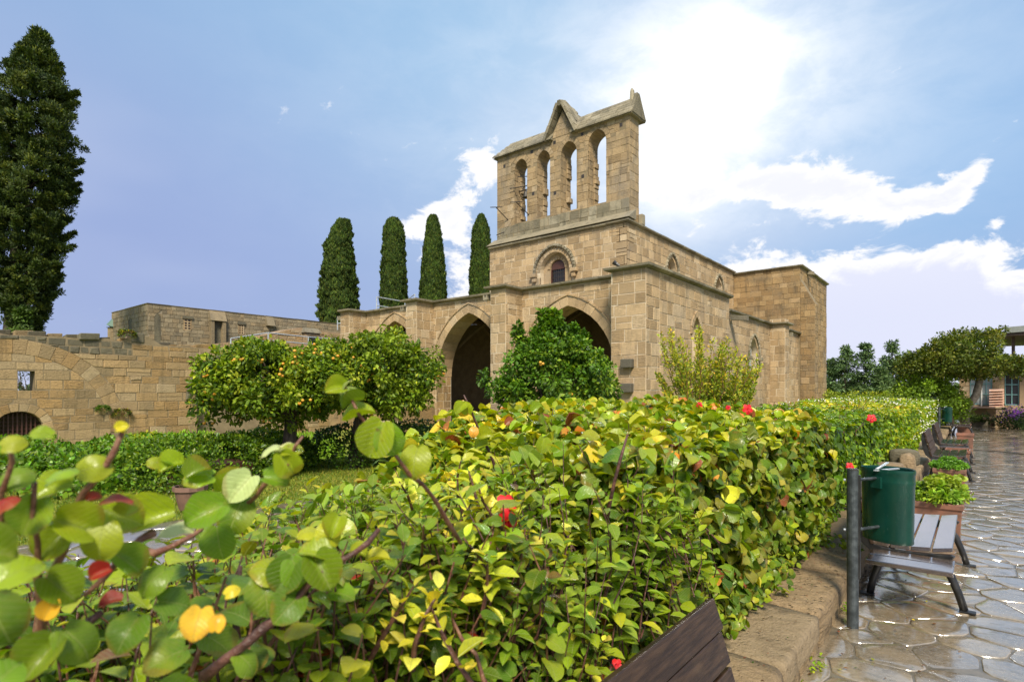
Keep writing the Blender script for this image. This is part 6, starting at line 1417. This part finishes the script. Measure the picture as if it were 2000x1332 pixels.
mb = MB(); mb.add([(1.05, 34, 4.30), (9, 34, 4.55), (9, 42, 4.55), (1.05, 42, 4.30), (1.05, 34, 4.56), (9, 34, 4.9), (9, 42, 4.9), (1.05, 42, 4.56)], [(0, 3, 2, 1), (4, 5, 6, 7), (0, 1, 5, 4), (1, 2, 6, 5), (2, 3, 7, 6), (3, 0, 4, 7)]); mb.build('main_roof', 'canopy_grey', cn)
mb = MB(); mb.box(1.1, 9, 34.1, 42, 4.18, 4.29); mb.build('roof_soffit', 'canopy_brown', cn)
for x in (1.36, 4.5): mb = MB(); mb.box(x-.06, x+.06, 35.0, 35.12, 2.7, 4.2); mb.build('post', 'canopy_brown', cn)
pb = thing('purple_flower_bush', 'dark bush with purple flowers beside the house at the end of the path', 'bush', loc=(1.25, 33.5, 0))
cl = [((1.45+random.gauss(0, .38), 33.6+random.gauss(0, .3), abs(random.gauss(.4, .3))), .16) for _ in range(60)]; clump_tree(pb, cl, 60, SMALL, 'tree_leaf', .08, [(.03, .06, .015), (.05, .09, .02)], [1, 1])
n = 300; P = np.array([1.3, 33.35, .72])+rng.normal(size=(n, 3))*[.25, .12, .16]; leaves('purple_blossoms', P, rvec(n), rvec(n)+[0, -1, .5], np.full(n, .06), palette(n, [(.22, .05, .42), (.30, .10, .5)], [1, 1]), BENT, 'hedge_leaf', pb)
bd = thing('bedding_plants', 'low green and white bedding plants under the counter', 'plant', loc=(0, 34.6, 0)); cl = [((random.uniform(-.4, .5), 34.55+random.gauss(0, .15), .3+abs(random.gauss(0, .12))), .1) for _ in range(30)]; clump_tree(bd, cl, 40, SMALL, 'tree_leaf', .07, [(.06, .10, .02), (.1, .15, .03)], [1, 1])
# far trees closing the horizon behind everything
wood = thing('far_woodland', 'dim belt of trees on the horizon beyond the gardens', 'trees'); wood['kind'] = 'stuff'; cl = []
for i in range(420):
    a = random.uniform(-1.75, .9); r = random.uniform(90, 130); cl.append(((r*math.sin(a), r*math.cos(a), random.uniform(-1, 2.4)), random.uniform(1.2, 2.4)))
o = clump_tree(None, cl, 60, SMALL, 'needle', 1.0, [(.05, .08, .03), (.07, .10, .04)], [1, 1]); o.name = 'far_wood'; tag(o, 'dim belt of trees on the horizon', 'woodland', kind='stuff'); bpy.data.objects.remove(wood)

# grass blades on the visible lawn, litter on the paving
n = 60000; x = rng.uniform(-12.5, -7.95, n); y = rng.uniform(.5, 12, n); z = np.array([height(a, b) for a, b in zip(x, y)])-.02
gr = leaves('grass', np.stack([x, y, z], 1), rng.normal(size=(n, 3))*.5+[0, 0, 1], rvec(n), rng.uniform(.03, .065, n), palette(n, [(.16, .24, .02), (.26, .28, .03), (.36, .33, .05), (.10, .17, .015)], [3, 3, 1, 2]), T_small(.12), 'tree_leaf', None)
tag(gr, 'short yellowish lawn grass in the cloister garden', 'grass', kind='stuff')
n = 230; x = -.74+np.abs(rng.normal(0, .35, n)); y = rng.uniform(2.2, 16, n)
lt = leaves('fallen_leaves', np.stack([x, y, np.full(n, .014)], 1), rvec(n)*[1, 1, .1], np.array([0, 0, 1])+rvec(n)*.25, rng.uniform(.012, .036, n), palette(n, [G['brown'], G['rust'], G['yellow'], G['dark'], G['ylime']], [4, 2, 1, 1, 1]), BENT, 'hedge_leaf', path)
